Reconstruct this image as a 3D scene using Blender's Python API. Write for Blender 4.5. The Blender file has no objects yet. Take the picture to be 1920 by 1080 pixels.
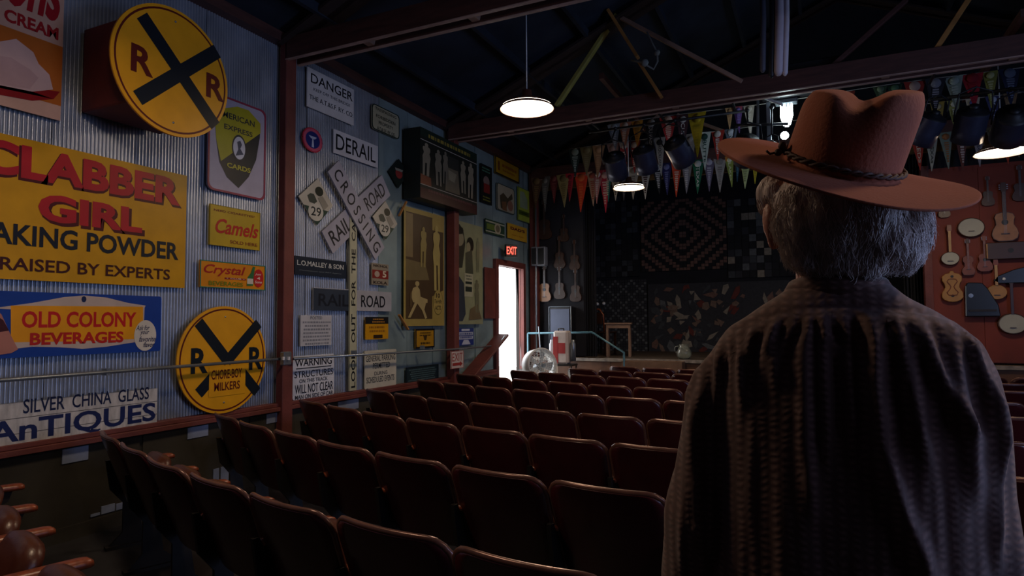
import bpy, bmesh, math, random
from mathutils import Vector, Matrix, noise
R = math.radians
PI = math.pi
random.seed(7)
sc = bpy.context.scene
col = sc.collection

# ------------------------------------------------------------------ camera
FPX = 1200.0                                   # focal length in pixels of a 1920 wide frame
d1 = Vector((565, -60, -1200)).normalized()    # direction of the left wall seen in camera axes
xa = Vector((2549, 80, 1200)); xa = (xa - d1 * xa.dot(d1)).normalized()
za = xa.cross(d1)
CAMZ = 1.52
cm = bpy.data.cameras.new('camera')
cam = bpy.data.objects.new('camera', cm); col.objects.link(cam)
cm.sensor_width = 36.0; cm.lens = FPX / 1920 * 36.0; cm.clip_start = 0.05; cm.clip_end = 200
cam.matrix_world = Matrix(((xa.x, xa.y, xa.z, 0), (d1.x, d1.y, d1.z, 0), (za.x, za.y, za.z, CAMZ), (0, 0, 0, 1)))
sc.camera = cam
CAMP = Vector((0, 0, CAMZ)); ROT = cam.matrix_world.to_3x3()
def ray(px, py): return ROT @ Vector((px - 960, 540 - py, -FPX))
def onX(p, X): r = ray(*p); return CAMP + r * (X / r.x)
def onY(p, Y): r = ray(*p); return CAMP + r * (Y / r.y)
def onZ(p, Z): r = ray(*p); return CAMP + r * ((Z - CAMZ) / r.z)

# ------------------------------------------------------------------ world, light, exposure
w = bpy.data.worlds.new('daylight'); sc.world = w; w.use_nodes = True
bg = w.node_tree.nodes['Background']
bg.inputs[0].default_value = (0.93, 0.95, 1.0, 1); bg.inputs[1].default_value = 6.0
vs = sc.view_settings
vs.view_transform = 'Standard'; vs.look = 'None'; vs.gamma = 1.0; vs.use_curve_mapping = False; vs.exposure = 0.12
sc.cycles.use_denoising = True
sc.cycles.max_bounces = 6
sc.cycles.sample_clamp_indirect = 3.0

def area(name, loc, target, sx, sy, power, colour, spread=180):
    l = bpy.data.lights.new(name, 'AREA'); l.shape = 'RECTANGLE'; l.size = sx; l.size_y = sy
    l.energy = power; l.color = colour; l.spread = R(spread)
    o = bpy.data.objects.new(name, l); col.objects.link(o); o.location = loc
    o.rotation_euler = (Vector(target) - Vector(loc)).to_track_quat('-Z', 'Y').to_euler()
    return o
# daylight that comes in through the open side doors of the right wall
area('side_door_daylight', (5.7, 3.0, 1.25), (-4.8, 3.4, 1.6), 1.8, 2.3, 110, (0.42, 0.56, 1.0))
area('high_window_daylight', (5.6, 0.5, 3.4), (-4.8, 3.0, 2.0), 3.0, 0.9, 46, (0.46, 0.56, 1.0))

# ------------------------------------------------------------------ materials
def srgb(h):
    h = h.lstrip('#'); c = [int(h[i:i + 2], 16) / 255 for i in (0, 2, 4)]
    return tuple(((x + .055) / 1.055) ** 2.4 if x > .04045 else x / 12.92 for x in c) + (1,)
MATS = {}
def mat(name, hexc, rough=0.6, metal=0.0, var=0.12, scale=6.0, bump=0.0, bscale=60.0, kind='noise', coat=0.0, spec=0.5, stretch=None):
    if name in MATS: return MATS[name]
    m = bpy.data.materials.new(name); m.use_nodes = True; nt = m.node_tree; N = nt.nodes; L = nt.links
    b = N['Principled BSDF']; c = srgb(hexc)
    b.inputs['Roughness'].default_value = rough; b.inputs['Metallic'].default_value = metal
    b.inputs['Coat Weight'].default_value = coat; b.inputs['Specular IOR Level'].default_value = spec
    tc = N.new('ShaderNodeTexCoord'); src = tc.outputs['Object']
    if stretch:
        mp = N.new('ShaderNodeMapping'); mp.inputs['Scale'].default_value = stretch; L.new(src, mp.inputs[0]); src = mp.outputs[0]
    n = N.new('ShaderNodeTexNoise'); n.inputs['Scale'].default_value = scale; n.inputs['Detail'].default_value = 4
    L.new(src, n.inputs['Vector'])
    r = N.new('ShaderNodeValToRGB'); r.color_ramp.elements[0].position = .3; r.color_ramp.elements[1].position = .7
    r.color_ramp.elements[0].color = tuple(x * (1 - var) for x in c[:3]) + (1,)
    r.color_ramp.elements[1].color = tuple(min(1, x * (1 + var)) for x in c[:3]) + (1,)
    L.new(n.outputs['Fac'], r.inputs[0]); L.new(r.outputs[0], b.inputs['Base Color'])
    if bump:
        n2 = N.new('ShaderNodeTexNoise'); n2.inputs['Scale'].default_value = bscale; n2.inputs['Detail'].default_value = 3
        L.new(src, n2.inputs['Vector'])
        bp = N.new('ShaderNodeBump'); bp.inputs['Strength'].default_value = bump; bp.inputs['Distance'].default_value = .01
        L.new(n2.outputs['Fac'], bp.inputs['Height']); L.new(bp.outputs[0], b.inputs['Normal'])
    MATS[name] = m; return m
def glow(name, colour, strength):
    m = bpy.data.materials.new(name); m.use_nodes = True; nt = m.node_tree
    b = nt.nodes['Principled BSDF']; b.inputs['Base Color'].default_value = (*colour, 1)
    b.inputs['Emission Color'].default_value = (*colour, 1); b.inputs['Emission Strength'].default_value = strength
    return m
def paint(hexc): return mat('enamel_' + hexc.lstrip('#'), hexc, rough=.42, var=.10, scale=5, spec=.3)

# ------------------------------------------------------------------ mesh builder
class MB:
    def __init__(s): s.v = []; s.f = []; s.m = []; s.s = []
    def add(s, vs, fs, mi=0, sm=False, M=None):
        k = len(s.v)
        s.v += [tuple(M @ Vector(v)) if M is not None else tuple(v) for v in vs]
        for f in fs: s.f.append([i + k for i in f]); s.m.append(mi); s.s.append(sm)
        return s
    def box(s, x0, x1, y0, y1, z0, z1, mi=0, M=None):
        vs = [(x, y, z) for z in (z0, z1) for y in (y0, y1) for x in (x0, x1)]
        return s.add(vs, [(0, 2, 3, 1), (4, 5, 7, 6), (0, 1, 5, 4), (2, 6, 7, 3), (0, 4, 6, 2), (1, 3, 7, 5)], mi, False, M)
    def cbox(s, c, d, mi=0, M=None):
        return s.box(c[0] - d[0] / 2, c[0] + d[0] / 2, c[1] - d[1] / 2, c[1] + d[1] / 2, c[2] - d[2] / 2, c[2] + d[2] / 2, mi, M)
    def bar(s, a, b, wx, wy, mi=0, up=(0, 0, 1)):
        a = Vector(a); b = Vector(b); d = (b - a); L = d.length; d.normalize()
        u = Vector(up)
        if abs(d.dot(u)) > .98: u = Vector((0, 1, 0))
        x = d.cross(u).normalized(); y = x.cross(d).normalized()
        M = Matrix((x, y, d)).transposed().to_4x4(); M.translation = a
        return s.box(-wx / 2, wx / 2, -wy / 2, wy / 2, 0, L, mi, M)
    def prism(s, poly, z0, z1, mi=0, M=None, sm=False):
        n = len(poly); vs = [(p[0], p[1], z0) for p in poly] + [(p[0], p[1], z1) for p in poly]
        s.add(vs, [list(range(n))[::-1], list(range(n, 2 * n))], mi, False, M)
        k = len(s.v) - 2 * n
        for i in range(n):
            j = (i + 1) % n; s.f.append([k + i, k + j, k + n + j, k + n + i]); s.m.append(mi); s.s.append(sm)
        return s
    def flat(s, poly, z, mi=0, M=None): return s.add([(p[0], p[1], z) for p in poly], [list(range(len(poly)))], mi, False, M)
    def tube(s, pts, r, n=8, mi=0, caps=True, closed=False, M=None, sq=None):
        pts = [Vector(p) for p in pts]; m = len(pts); rr = r if isinstance(r, (list, tuple)) else [r] * m
        vs = []; up = Vector((0, 0, 1)); prev = None
        for i, p in enumerate(pts):
            if closed: t = pts[(i + 1) % m] - pts[i - 1]
            else: t = pts[min(i + 1, m - 1)] - pts[max(i - 1, 0)]
            if t.length < 1e-9: t = Vector((0, 0, 1))
            t.normalize()
            if prev is None:
                a = up if abs(t.dot(up)) < .9 else Vector((1, 0, 0)); x = t.cross(a).normalized()
            else: x = (prev - t * prev.dot(t)).normalized()
            prev = x; y = t.cross(x)
            for k in range(n):
                q = 2 * PI * k / n; vs.append(p + (x * math.cos(q) + y * math.sin(q) * (sq or 1)) * rr[i])
        fs = []
        for i in range(m if closed else m - 1):
            for k in range(n):
                a = i * n + k; b = i * n + (k + 1) % n; j = (i + 1) % m; fs.append((a, b, j * n + (k + 1) % n, j * n + k))
        s.add(vs, fs, mi, True, M)
        if caps and not closed: 
            K = len(s.v) - len(vs)
            s.f.append([K + k for k in range(n)][::-1]); s.m.append(mi); s.s.append(False)
            s.f.append([K + (m - 1) * n + k for k in range(n)]); s.m.append(mi); s.s.append(False)
        return s
    def lathe(s, prof, n=24, mi=0, M=None, sm=True):
        vs = []; fs = []
        for r, z in prof:
            for k in range(n): q = 2 * PI * k / n; vs.append((r * math.cos(q), r * math.sin(q), z))
        for i in range(len(prof) - 1):
            for k in range(n): fs.append((i * n + k, i * n + (k + 1) % n, (i + 1) * n + (k + 1) % n, (i + 1) * n + k))
        return s.add(vs, fs, mi, sm, M)
    def ball(s, c, r, n=14, mi=0, M=None):
        r = r if isinstance(r, (tuple, list)) else (r, r, r); vs = []; fs = []; m = n // 2 + 1
        for i in range(m):
            t = PI * i / (m - 1)
            for k in range(n):
                q = 2 * PI * k / n; vs.append((c[0] + r[0] * math.sin(t) * math.cos(q), c[1] + r[1] * math.sin(t) * math.sin(q), c[2] - r[2] * math.cos(t)))
        for i in range(m - 1):
            for k in range(n): fs.append((i * n + k, i * n + (k + 1) % n, (i + 1) * n + (k + 1) % n, (i + 1) * n + k))
        return s.add(vs, fs, mi, True, M)
    def build(s, name, mats, parent=None, bevel=0, M=None):
        me = bpy.data.meshes.new(name); me.from_pydata([tuple(v) for v in s.v], [], s.f)
        for m in (mats if isinstance(mats, (list, tuple)) else [mats]): me.materials.append(m)
        me.polygons.foreach_set('material_index', s.m); me.polygons.foreach_set('use_smooth', s.s)
        me.validate(); me.update()
        bm = bmesh.new(); bm.from_mesh(me)
        bmesh.ops.remove_doubles(bm, verts=bm.verts, dist=1e-6)
        bmesh.ops.dissolve_degenerate(bm, edges=bm.edges, dist=1e-7)
        if bevel: bmesh.ops.bevel(bm, geom=[e for e in bm.edges if e.is_manifold and e.calc_face_angle(0) > .6], offset=bevel, segments=1, affect='EDGES', profile=.5)
        bm.to_mesh(me); bm.free()
        o = bpy.data.objects.new(name, me); col.objects.link(o)
        if parent: o.parent = parent
        if M is not None: o.matrix_local = M
        return o
def tag(o, label=None, cat=None, group=None, kind=None):
    if label: o['label'] = label
    if cat: o['category'] = cat
    if group: o['group'] = group
    if kind: o['kind'] = kind
    return o
def empty(name, loc=(0, 0, 0), rot=None, label=None, cat=None, group=None, kind=None):
    o = bpy.data.objects.new(name, None); col.objects.link(o); o.empty_display_size = .1
    if isinstance(loc, Matrix): o.matrix_world = loc
    else:
        o.location = loc
        if rot: o.rotation_euler = rot
    return tag(o, label, cat, group, kind)
def copy_tree(o, parent=None):
    c = o.copy(); col.objects.link(c)
    if parent: c.parent = parent; c.matrix_parent_inverse = o.matrix_parent_inverse.copy()
    for ch in o.children: copy_tree(ch, c)
    return c
def text_mesh(name, s, x0, y0, x1, y1, z, m, parent, bold=.0, shear=0, slant=None, space=1.0):
    cu = bpy.data.curves.new(name, 'FONT'); cu.body = s; cu.size = 1; cu.offset = bold; cu.shear = shear
    cu.resolution_u = 3; cu.space_character = space; cu.space_line = .95; cu.align_x = 'CENTER'
    t = bpy.data.objects.new('tmp', cu); col.objects.link(t)
    bpy.context.view_layer.update()
    me = bpy.data.meshes.new_from_object(t.evaluated_get(bpy.context.evaluated_depsgraph_get()))
    bpy.data.objects.remove(t)
    xs = [v.co.x for v in me.vertices]; ys = [v.co.y for v in me.vertices]
    if not xs: return None
    ax, bx, ay, by = min(xs), max(xs), min(ys), max(ys)
    for v in me.vertices:
        u = (v.co.x - ax) / max(bx - ax, 1e-6); w_ = (v.co.y - ay) / max(by - ay, 1e-6)
        v.co = (x0 + u * (x1 - x0), y0 + w_ * (y1 - y0) + (slant or 0) * (u - .5), z)
    me.name = name; me.materials.clear(); me.materials.append(m); me.update()
    o = bpy.data.objects.new(name, me); col.objects.link(o); o.parent = parent
    return o

# ------------------------------------------------------------------ shared materials
WOODRED = mat('old_red_paint', '#642f29', .6, var=.25, scale=4, bump=.3, bscale=30)
BEAM = mat('stained_beam_wood', '#4c2c25', .6, var=.3, scale=3, bump=.3, stretch=(1, 1, 8))
PALEBOARD = mat('pale_board_wood', '#9a7a66', .6, var=.25, scale=4, bump=.2)
RAWWOOD = mat('raw_pine', '#a8763a', .6, var=.25, scale=5, bump=.2)
YELWOOD = mat('yellowed_pine', '#a39a4c', .6, var=.15, scale=5, bump=.2)
DARKROOF = mat('dark_roof', '#1c2430', .9, var=.4, scale=2)
GALV = mat('galvanised_metal', '#a8b0bc', .34, .6, var=.22, scale=2.2, bump=.15, bscale=12)
GALVF = mat('flat_painted_metal', '#7f9498', .5, .25, var=.3, scale=1.6, bump=.15, bscale=8)
KNEE = mat('dark_painted_wall', '#3c3933', .25, var=.35, scale=2)
FLOORM = mat('old_dark_floor', '#2b2a2c', .5, var=.4, scale=3)
BLACK = mat('matt_black_metal', '#15161a', .5, var=.2)
IRON = mat('cast_iron', '#2a2624', .5, .4, var=.2)
SEATL = mat('maroon_seat_back', '#3c0c12', .34, var=.22, scale=5, bump=.06, bscale=140, coat=.15)
TRIMM = mat('worn_bronze_edge', '#6c4a40', .28, .3, var=.25, scale=9)
CUSH = mat('brown_leather_cushion', '#4a2418', .35, var=.25, scale=7, bump=.1)
ARMW = mat('orange_wood_arm', '#7c3c24', .35, var=.25, scale=8, stretch=(1, 6, 1))
STEEL = mat('conduit_steel', '#8b949c', .35, .7, var=.15)
PALEP = mat('pale_plastic', '#c9cdd2', .35, var=.05)
DARKC = mat('dark_curtain', '#12141c', .9, var=.3, scale=3)
ROOMDK = mat('dark_room_wall', '#2a2320', .8, var=.3, scale=2)
REDP = mat('red_panel_wall', '#6e2a1e', .7, var=.22, scale=2)

# ------------------------------------------------------------------ the room shell
WX = -4.8; RX = 5.9; YB = -3.0; YF = 11.2; YS = 13.94; ZR = .72; ZT = 4.45; XP = .5
RS = .43
def roofz(x): return ZT + RS * (min(x, 2 * XP - x) - WX)
def S(o): o['kind'] = 'structure'; return o
S(MB().box(WX - .3, RX + .3, YB - .2, YS + .2, -.2, 0).build('floor', FLOORM))
# roof: two slopes with thickness
b = MB(); zp = roofz(XP); XR2 = 2 * XP - WX
b.prism([(WX - .35, ZT - .1), (XP, zp + .02), (XR2 + .35, ZT - .1), (XR2 + .35, ZT + .25), (XP, zp + .35), (WX - .35, ZT + .25)], YB - .3, YS + .3,
        M=Matrix(((1, 0, 0, 0), (0, 0, 1, 0), (0, 1, 0, 0), (0, 0, 0, 1))))
S(b.build('ceiling', DARKROOF))
DY0, DY1, DZ = 9.70, 10.72, 2.49
b = MB()
b.box(WX - .16, WX - .1, YB - .2, DY0, 0, ZT + .1).box(WX - .16, WX - .1, DY1, YS + .2, 0, ZT + .1).box(WX - .16, WX - .1, DY0, DY1, DZ, ZT + .1)
wall_left = S(b.build('wall_left', ROOMDK))
S(MB().box(RX, RX + .2, YB - .2, YS + .2, 0, ZT + .3).build('wall_right', ROOMDK))
S(MB().prism([(WX - .3, 0), (RX + .2, 0), (RX + .2, ZT), (XP, zp + .1), (WX - .3, ZT)], 0, .2, M=Matrix(((1, 0, 0, 0), (0, 0, 1, YB - .2), (0, 1, 0, 0), (0, 0, 0, 1)))).build('wall_back', ROOMDK))
S(MB().prism([(WX - .3, 0), (RX + .2, 0), (RX + .2, ZT), (XP, zp + .1), (WX - .3, ZT)], 0, .2, M=Matrix(((1, 0, 0, 0), (0, 0, 1, YS), (0, 1, 0, 0), (0, 0, 0, 1)))).build('wall_stage_back', DARKC))
# corrugated sheets as pieces of the left wall
SW = .63
def corr(zlo, zhi):
    m = MB(); n = 22 * 8; vs = []; PR = (1, 1, .9, .35, -1, .35, .9, 1)
    for i in range(n + 1):
        y = SW * i / n; x = .0135 * PR[i % 8]
        vs += [(x, y, zlo), (x, y, zhi)]
    m.add(vs, [(2 * i, 2 * i + 2, 2 * i + 3, 2 * i + 1) for i in range(n)], 0, True)
    return m
y = -3.0; first = None; firstf = None; k = 0
while y < 11.0:
    off = -.078 + .006 * (k % 2)
    if y < 6.2:
        if first is None: first = o = corr(ZR, ZT).build('metal_sheet', GALV, wall_left)
        else: o = first.copy(); col.objects.link(o)
        o.location = (WX + off, y, 0)
        o.rotation_euler = (0, random.uniform(-.0015, .0015), 0)
    elif y < DY0 - .4 or y > DY1 - .2:
        if firstf is None:
            firstf = o = MB().box(0, .008, 0, SW - .004, ZR, ZT).box(.008, .016, 0, .02, ZR, ZT).build('metal_sheet', GALVF, wall_left)
        else: o = firstf.copy(); col.objects.link(o)
        o.location = (WX + off, y, 0)
    k += 1; y += SW
MB().box(WX - .07, WX - .062, 9.6, DY0, ZR, ZT).build('metal_sheet', GALVF, wall_left)
MB().box(WX - .07, WX - .062, DY0, DY1, DZ + .02, ZT).build('metal_sheet', GALVF, wall_left)
MB().box(WX - .07, WX - .062, DY1, 11.2, ZR, ZT).build('metal_sheet', GALVF, wall_left)
# knee wall in framed panels, rail, painted daylight patches
kw = S(MB().box(WX - .1, WX - .02, YB, DY0, 0, ZR - .06).box(WX - .1, WX - .02, DY1, YF, 0, ZR - .06).build('wall_left_base', KNEE))
for i in range(12):
    yy = YB + i * 1.06
    if yy + 1.03 < DY0: MB().box(WX - .02, WX - .004, yy + .015, yy + 1.045, .1, ZR - .07).build('panel', KNEE, kw)
LIGHTP = mat('painted_light_patch', '#8c98b4', .4, .3, var=.15)  # blue daylight falling between the seat rows, painted as thin pale slabs
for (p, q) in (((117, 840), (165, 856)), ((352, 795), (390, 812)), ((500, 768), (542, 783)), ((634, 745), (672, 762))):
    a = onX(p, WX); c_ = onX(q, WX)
    MB().box(WX - .004, WX + .003, a.y, c_.y, c_.z - .02, ZR - .075).build('light_patch', LIGHTP, kw)
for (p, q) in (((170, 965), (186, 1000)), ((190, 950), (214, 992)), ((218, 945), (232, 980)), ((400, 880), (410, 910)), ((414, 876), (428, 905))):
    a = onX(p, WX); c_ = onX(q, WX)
    MB().box(WX - .004, WX + .003, a.y, c_.y, max(.12, c_.z), a.z).build('light_patch', LIGHTP, kw)  # lower daylit glimpses, the light again put into the colour
S(MB().box(WX - .1, WX + .05, YB, DY0 - .12, ZR - .06, ZR - .02).box(WX - .1, WX + .02, YB, DY0 - .12, ZR - .02, ZR + .015).build('trim_1', WOODRED, bevel=.004))
S(MB().box(WX - .08, WX + .05, YB, YF, ZT - .10, ZT + .0).build('trim_2', BEAM))
S(MB().box(WX - .1, WX + .05, YB, YF, 0, .12).build('baseboard_left', WOODRED) if False else MB().box(WX - .02, WX + .01, YB, DY0 - .1, 0, .1).build('baseboard_left', KNEE))
# posts
def post(Y, n, wd=.15, dp=.14):
    S(MB().box(WX - .02, WX + dp, Y - wd / 2, Y + wd / 2, 0, ZT).build('trim_%d' % n, WOODRED, bevel=.006))
post(4.83, 3, .14, .07); post(8.08, 4, .13, .12); post(11.1, 5, .1); post(1.62, 6, .16)
# door frame, open leaf, outside ground
df = MB().box(WX - .16, WX + .0, DY0 - .1, DY0, 0, DZ + .1).box(WX - .16, WX + .0, DY1, DY1 + .1, 0, DZ + .1).box(WX - .16, WX + .0, DY0, DY1, DZ, DZ + .1)
S(df.build('door_1', WOODRED, bevel=.005))
lf = MB().box(0, .95, -.045, 0, .03, 2.45).build('door_leaf', mat('white_door', '#d8d6d2', .5, var=.05), bpy.data.objects['door_1'])
lf.location = (WX - .17, DY1 + .02, 0); lf.rotation_euler = (0, 0, R(92))
o = MB().cbox((.85, -.07, 1.05), (.04, .04, .12)).cbox((.85, .02, 1.05), (.04, .03, .12)).build('handle', STEEL, lf)
S(MB().box(WX - 14, WX - .32, 2, 20, -.25, -.02).build('ground_outside', mat('bright_gravel', '#b9b4aa', .9, scale=20)))

# ------------------------------------------------------------------ trusses
def truss(Y, webs, xr, label, gp=.12, hb=.22, zc=4.3):
    t = empty('roof_truss', (WX, Y, zc), label=label, cat='truss')
    def P(name, mb, m, bv=.004): 
        o = mb.build(name, m, t, bevel=bv); o.location = (-WX, -Y, -zc); return o
    for s in (-1, 1):
        P('lit_edge_strip', MB().box(WX + .05, xr, Y + s * gp / 2 + (-.045 if s < 0 else -.0), Y + s * gp / 2 + (0 if s < 0 else .045), zc - hb / 2 - .014, zc - hb / 2 - .001), mat('lit_edge_pale', '#a88c80', .5, var=.2))  # pale strips: lamplight on the chord's bottom edges put into the colour
        P('bottom_chord', MB().box(WX + .05, xr, Y + s * gp / 2 + (-.04 if s < 0 else 0), Y + s * gp / 2 + (0 if s < 0 else .04), zc - hb / 2, zc + hb / 2), BEAM)
        for sgn in (0, 1):
            xA = WX if not sgn else 2 * XP - WX
            P('top_chord', MB().bar((xA, Y + s * gp / 2, roofz(xA) - .1), (XP, Y + s * gp / 2, roofz(XP) - .14), .04, .2, up=(0, 1, 0)), mat('dark_chord', '#2c1d18', .8))
    for x in [WX + 1.0 + 1.15 * i for i in range(9)]:
        if x < xr: P('spacer_block', MB().prism([(-.09, .1), (.09, .1), (.04, -.1), (-.04, -.1)], -gp / 2 + .0, gp / 2, M=Matrix(((1, 0, 0, x), (0, 0, 1, Y), (0, 1, 0, zc), (0, 0, 0, 1)))), PALEBOARD)
    for (a, bb, wd, m) in webs:
        P('web_member', MB().bar(a, bb, .05, wd, up=(0, 1, 0)) , m)
    return t
A = lambda p, Y=8.05: tuple(onY(p, Y))
truss(4.86, [((-2.1, 4.86, 4.35), (-.9, 4.86, 6.0), .09, PALEBOARD), ((1.2, 4.86, 6.1), (-.9, 4.86, 6.0), .09, BEAM), ((2.2, 4.86, 4.35), (1.0, 4.86, 6.1), .09, BEAM)], RX, 'roof truss over the pillar between the round signs and the danger sign')
truss(8.05, [(A((1043, 200)), A((1157, 28)), .085, YELWOOD), (A((1158, 30), 7.97), A((1392, 154), 7.97), .05, PALEBOARD),
             (A((1700, 0)), A((1552, 132)), .06, BEAM), (A((1822, -10)), A((1745, 108)), .09, RAWWOOD)], RX, 'roof truss with yellowed web board beside the nearest hanging lamp')
for i, (p, q) in enumerate((((1141, 20), (1196, 108)), ((1199, 118), (1240, 182)))):
    o = MB().bar(A(p, 7.85), A(q, 7.85), .04, .11, up=(0, 1, 0)).build('wooden_brace', RAWWOOD, bevel=.004)
    tag(o, ['rough pine brace rising steeply above the truss node', 'short rough pine brace reaching the truss bottom chord under a tied rope'][i], 'brace')
o = MB().tube([A((1213, 60), 7.8), A((1225, 85), 7.8), A((1232, 98), 7.8), A((1233, 115), 7.8), A((1226, 130), 7.8), A((1205, 118), 7.8), A((1183, 113), 7.8)], .012, 6).ball(A((1232, 99), 7.8), .04, 8).ball(A((1209, 118), 7.8), .05, 8).build('knotted_rope', mat('grey_rope', '#8d9590', .8))
tag(o, 'grey knotted rope tied round the pine brace', 'rope')
truss(11.1, [(A((1270, 215), 11.1), A((1372, 252), 11.1), .07, PALEBOARD), (A((1195, 255), 11.1), A((1262, 190), 11.1), .07, PALEBOARD)], RX, 'far roof truss above the stage opening behind the pennants')
# purlins: dark boards of the roof
cl = bpy.data.objects['ceiling']
for i in range(6):
    for s in (0, 1):
        x = WX + .5 + i * .85
        if s: x = 2 * XP - x
        MB().box(x - .025, x + .025, YB, YS, roofz(x) - .13, roofz(x) - .03).build('purlin', DARKROOF, cl)

# ------------------------------------------------------------------ stage end
ZS = .87; OX0 = onY((1094, 500), YF).x; OX1 = onY((1745, 450), YF).x
b = MB().box(WX, OX0, YF, YF + .1, .89, ZT + 1.8); b.box(OX0, OX1, YF, YF + .1, 4.35, ZT + 2.2); b.box(OX1, RX, YF, YF + .1, .89, ZT + 1.8)
S(b.build('wall_front', DARKC))
# red plank panel at the right of the opening
rp = S(MB().box(OX1, RX, YF - .03, YF, .89, 3.75).build('wall_front_red', REDP))
for i in range(7):
    x0 = OX1 + i * .6
    MB().box(x0 + .003, min(x0 + .597, RX), YF - .045, YF - .03, .9, 3.7).build('board', REDP, rp)
S(MB().box(OX1 - .1, OX1, YF - .06, YF + .1, .89, 3.8).build('trim_7', WOODRED))
S(MB().box(WX + .05, RX, YF - .10, YF - .02, 4.0, 4.36).build('trim_8', mat('tan_header', '#6d5a3c', .8, var=.3)))
st = empty('stage_platform', (0, 10.9, 0), label='low wooden stage platform with a worn front edge behind the seat rows', cat='stage')
o = MB().box(WX + .05, RX - .01, 0, YS - 10.91, ZS - .05, ZS).build('stage_floor', mat('worn_stage_boards', '#4d4238', .5, var=.4, scale=5, stretch=(.4, 3, 1)), st)
for i in range(14):
    x0 = WX + .05 + i * .76
    MB().box(x0 + .004, min(x0 + .756, RX - .01), .01, .03, 0, ZS - .05).build('front_board', mat('stage_front', '#5a3a26', .6, var=.35, scale=4), st)
MB().box(WX + .05, RX - .01, -.03, .02, ZS - .05, ZS + .005).build('nosing', mat('scuffed_edge', '#7d746a', .6, var=.4, scale=12), st)

# quilts hanging on the stage back wall
def quilt(name, pxc, pxw, pxh, Y, cellfn, n, m, cols, label):
    c = onY(pxc, Y); l = onY((pxc[0] - pxw / 2, pxc[1]), Y).x; r = onY((pxc[0] + pxw / 2, pxc[1]), Y).x
    t = onY((pxc[0], pxc[1] - pxh / 2), Y).z; bt = onY((pxc[0], pxc[1] + pxh / 2), Y).z
    W = r - l; H = t - bt
    e = empty(name, (c.x, Y, bt), label=label, cat='quilt', group='quilts hung behind the stage')
    MB().box(-W / 2, W / 2, 0, .02, 0, H).build('backing', mats_q[0], e)
    b = MB()
    for i in range(n):
        for j in range(m):
            k = cellfn(i, j)
            if k is None: continue
            x0 = -W / 2 + W * i / n; x1 = x0 + W / n; z0 = H * j / m; z1 = z0 + H / m; g = .004
            b.box(x0 + g, x1 - g, -.012, 0, z0 + g, z1 - g, k)
    o = b.build('patchwork', cols, e, bevel=0); o['kind'] = 'stuff'
    return e, W, H
mats_q = [mat('quilt_%s' % h, '#' + h, .9, var=.2, scale=20) for h in ('15171b', '2c2e33', '6a5046', '6c5a4e', '3a3e42', '565a5c', '80796c', '5c2a24')]
def dia(i, j):
    d = abs(i - 12) + abs(j - 12)
    if d > 12 and (d // 2) % 3 == 0: return 2
    return [2, 0, 3][(d // 2) % 3] if (d // 2) % 2 == 0 else 0
quilt('hanging_quilt', (1280, 440), 160, 134, 13.9, lambda i, j: (2 if ((abs(i - 11.5) + abs(j - 11.5)) // 2) % 2 == 0 else 0), 24, 24, mats_q, 'dark quilt with concentric stepped diamonds above the stage')
random.seed(3)
quilt('hanging_quilt', (1425, 445), 125, 150, 13.9, lambda i, j: random.choice([0, 0, 0, 4, 5, 6, 0, 1]), 9, 11, mats_q, 'dark checkered quilt with scattered grey squares right of the diamond quilt')
quilt('hanging_quilt', (1140, 445), 110, 150, 13.9, lambda i, j: random.choice([0, 0, 1, 0, 4, 0]), 11, 15, mats_q, 'nearly black block quilt left of the diamond quilt')
quilt('hanging_quilt', (1160, 595), 105, 140, 13.85, lambda i, j: (5 if (i + j) % 6 == 0 or (i - j) % 6 == 0 else 1), 21, 28, mats_q, 'grey quilt with a fine diamond lattice behind the stool')
# crazy quilt: irregular shards
c0 = onY((1217, 665), 13.85); c1 = onY((1480, 525), 13.85)
e = empty('hanging_quilt', (c0.x, 13.85, c0.z), label='crazy quilt of irregular pale and brown shards right of the lattice quilt', cat='quilt', group='quilts hung behind the stage')
Wq = c1.x - c0.x; Hq = c1.z - c0.z
MB().box(0, Wq, 0, .02, 0, Hq).build('backing', mats_q[1], e)
b = MB()
for k in range(130):
    cx, cz = random.uniform(.12, Wq - .12), random.uniform(.12, Hq - .12); n = random.choice([3, 4, 4, 5]); a0 = random.uniform(0, 6.28)
    el = random.uniform(.05, .19); ew = random.uniform(.04, .09); q0 = random.uniform(0, PI)
    poly = []
    for i in range(n):
        a = 2 * PI * i / n + random.uniform(-.3, .3); x = el * math.cos(a); z = ew * math.sin(a)
        poly.append((cx + x * math.cos(q0) - z * math.sin(q0), cz + x * math.sin(q0) + z * math.cos(q0)))
    b.prism(poly, 0, .006 + .0001 * k, random.choice([2, 3, 1, 4, 5, 1, 7, 3, 6, 6, 4]), M=Matrix(((1, 0, 0, 0), (0, 0, -1, 0), (0, 1, 0, 0), (0, 0, 0, 1))))
o = b.build('patchwork', mats_q, e); o['kind'] = 'stuff'
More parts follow.
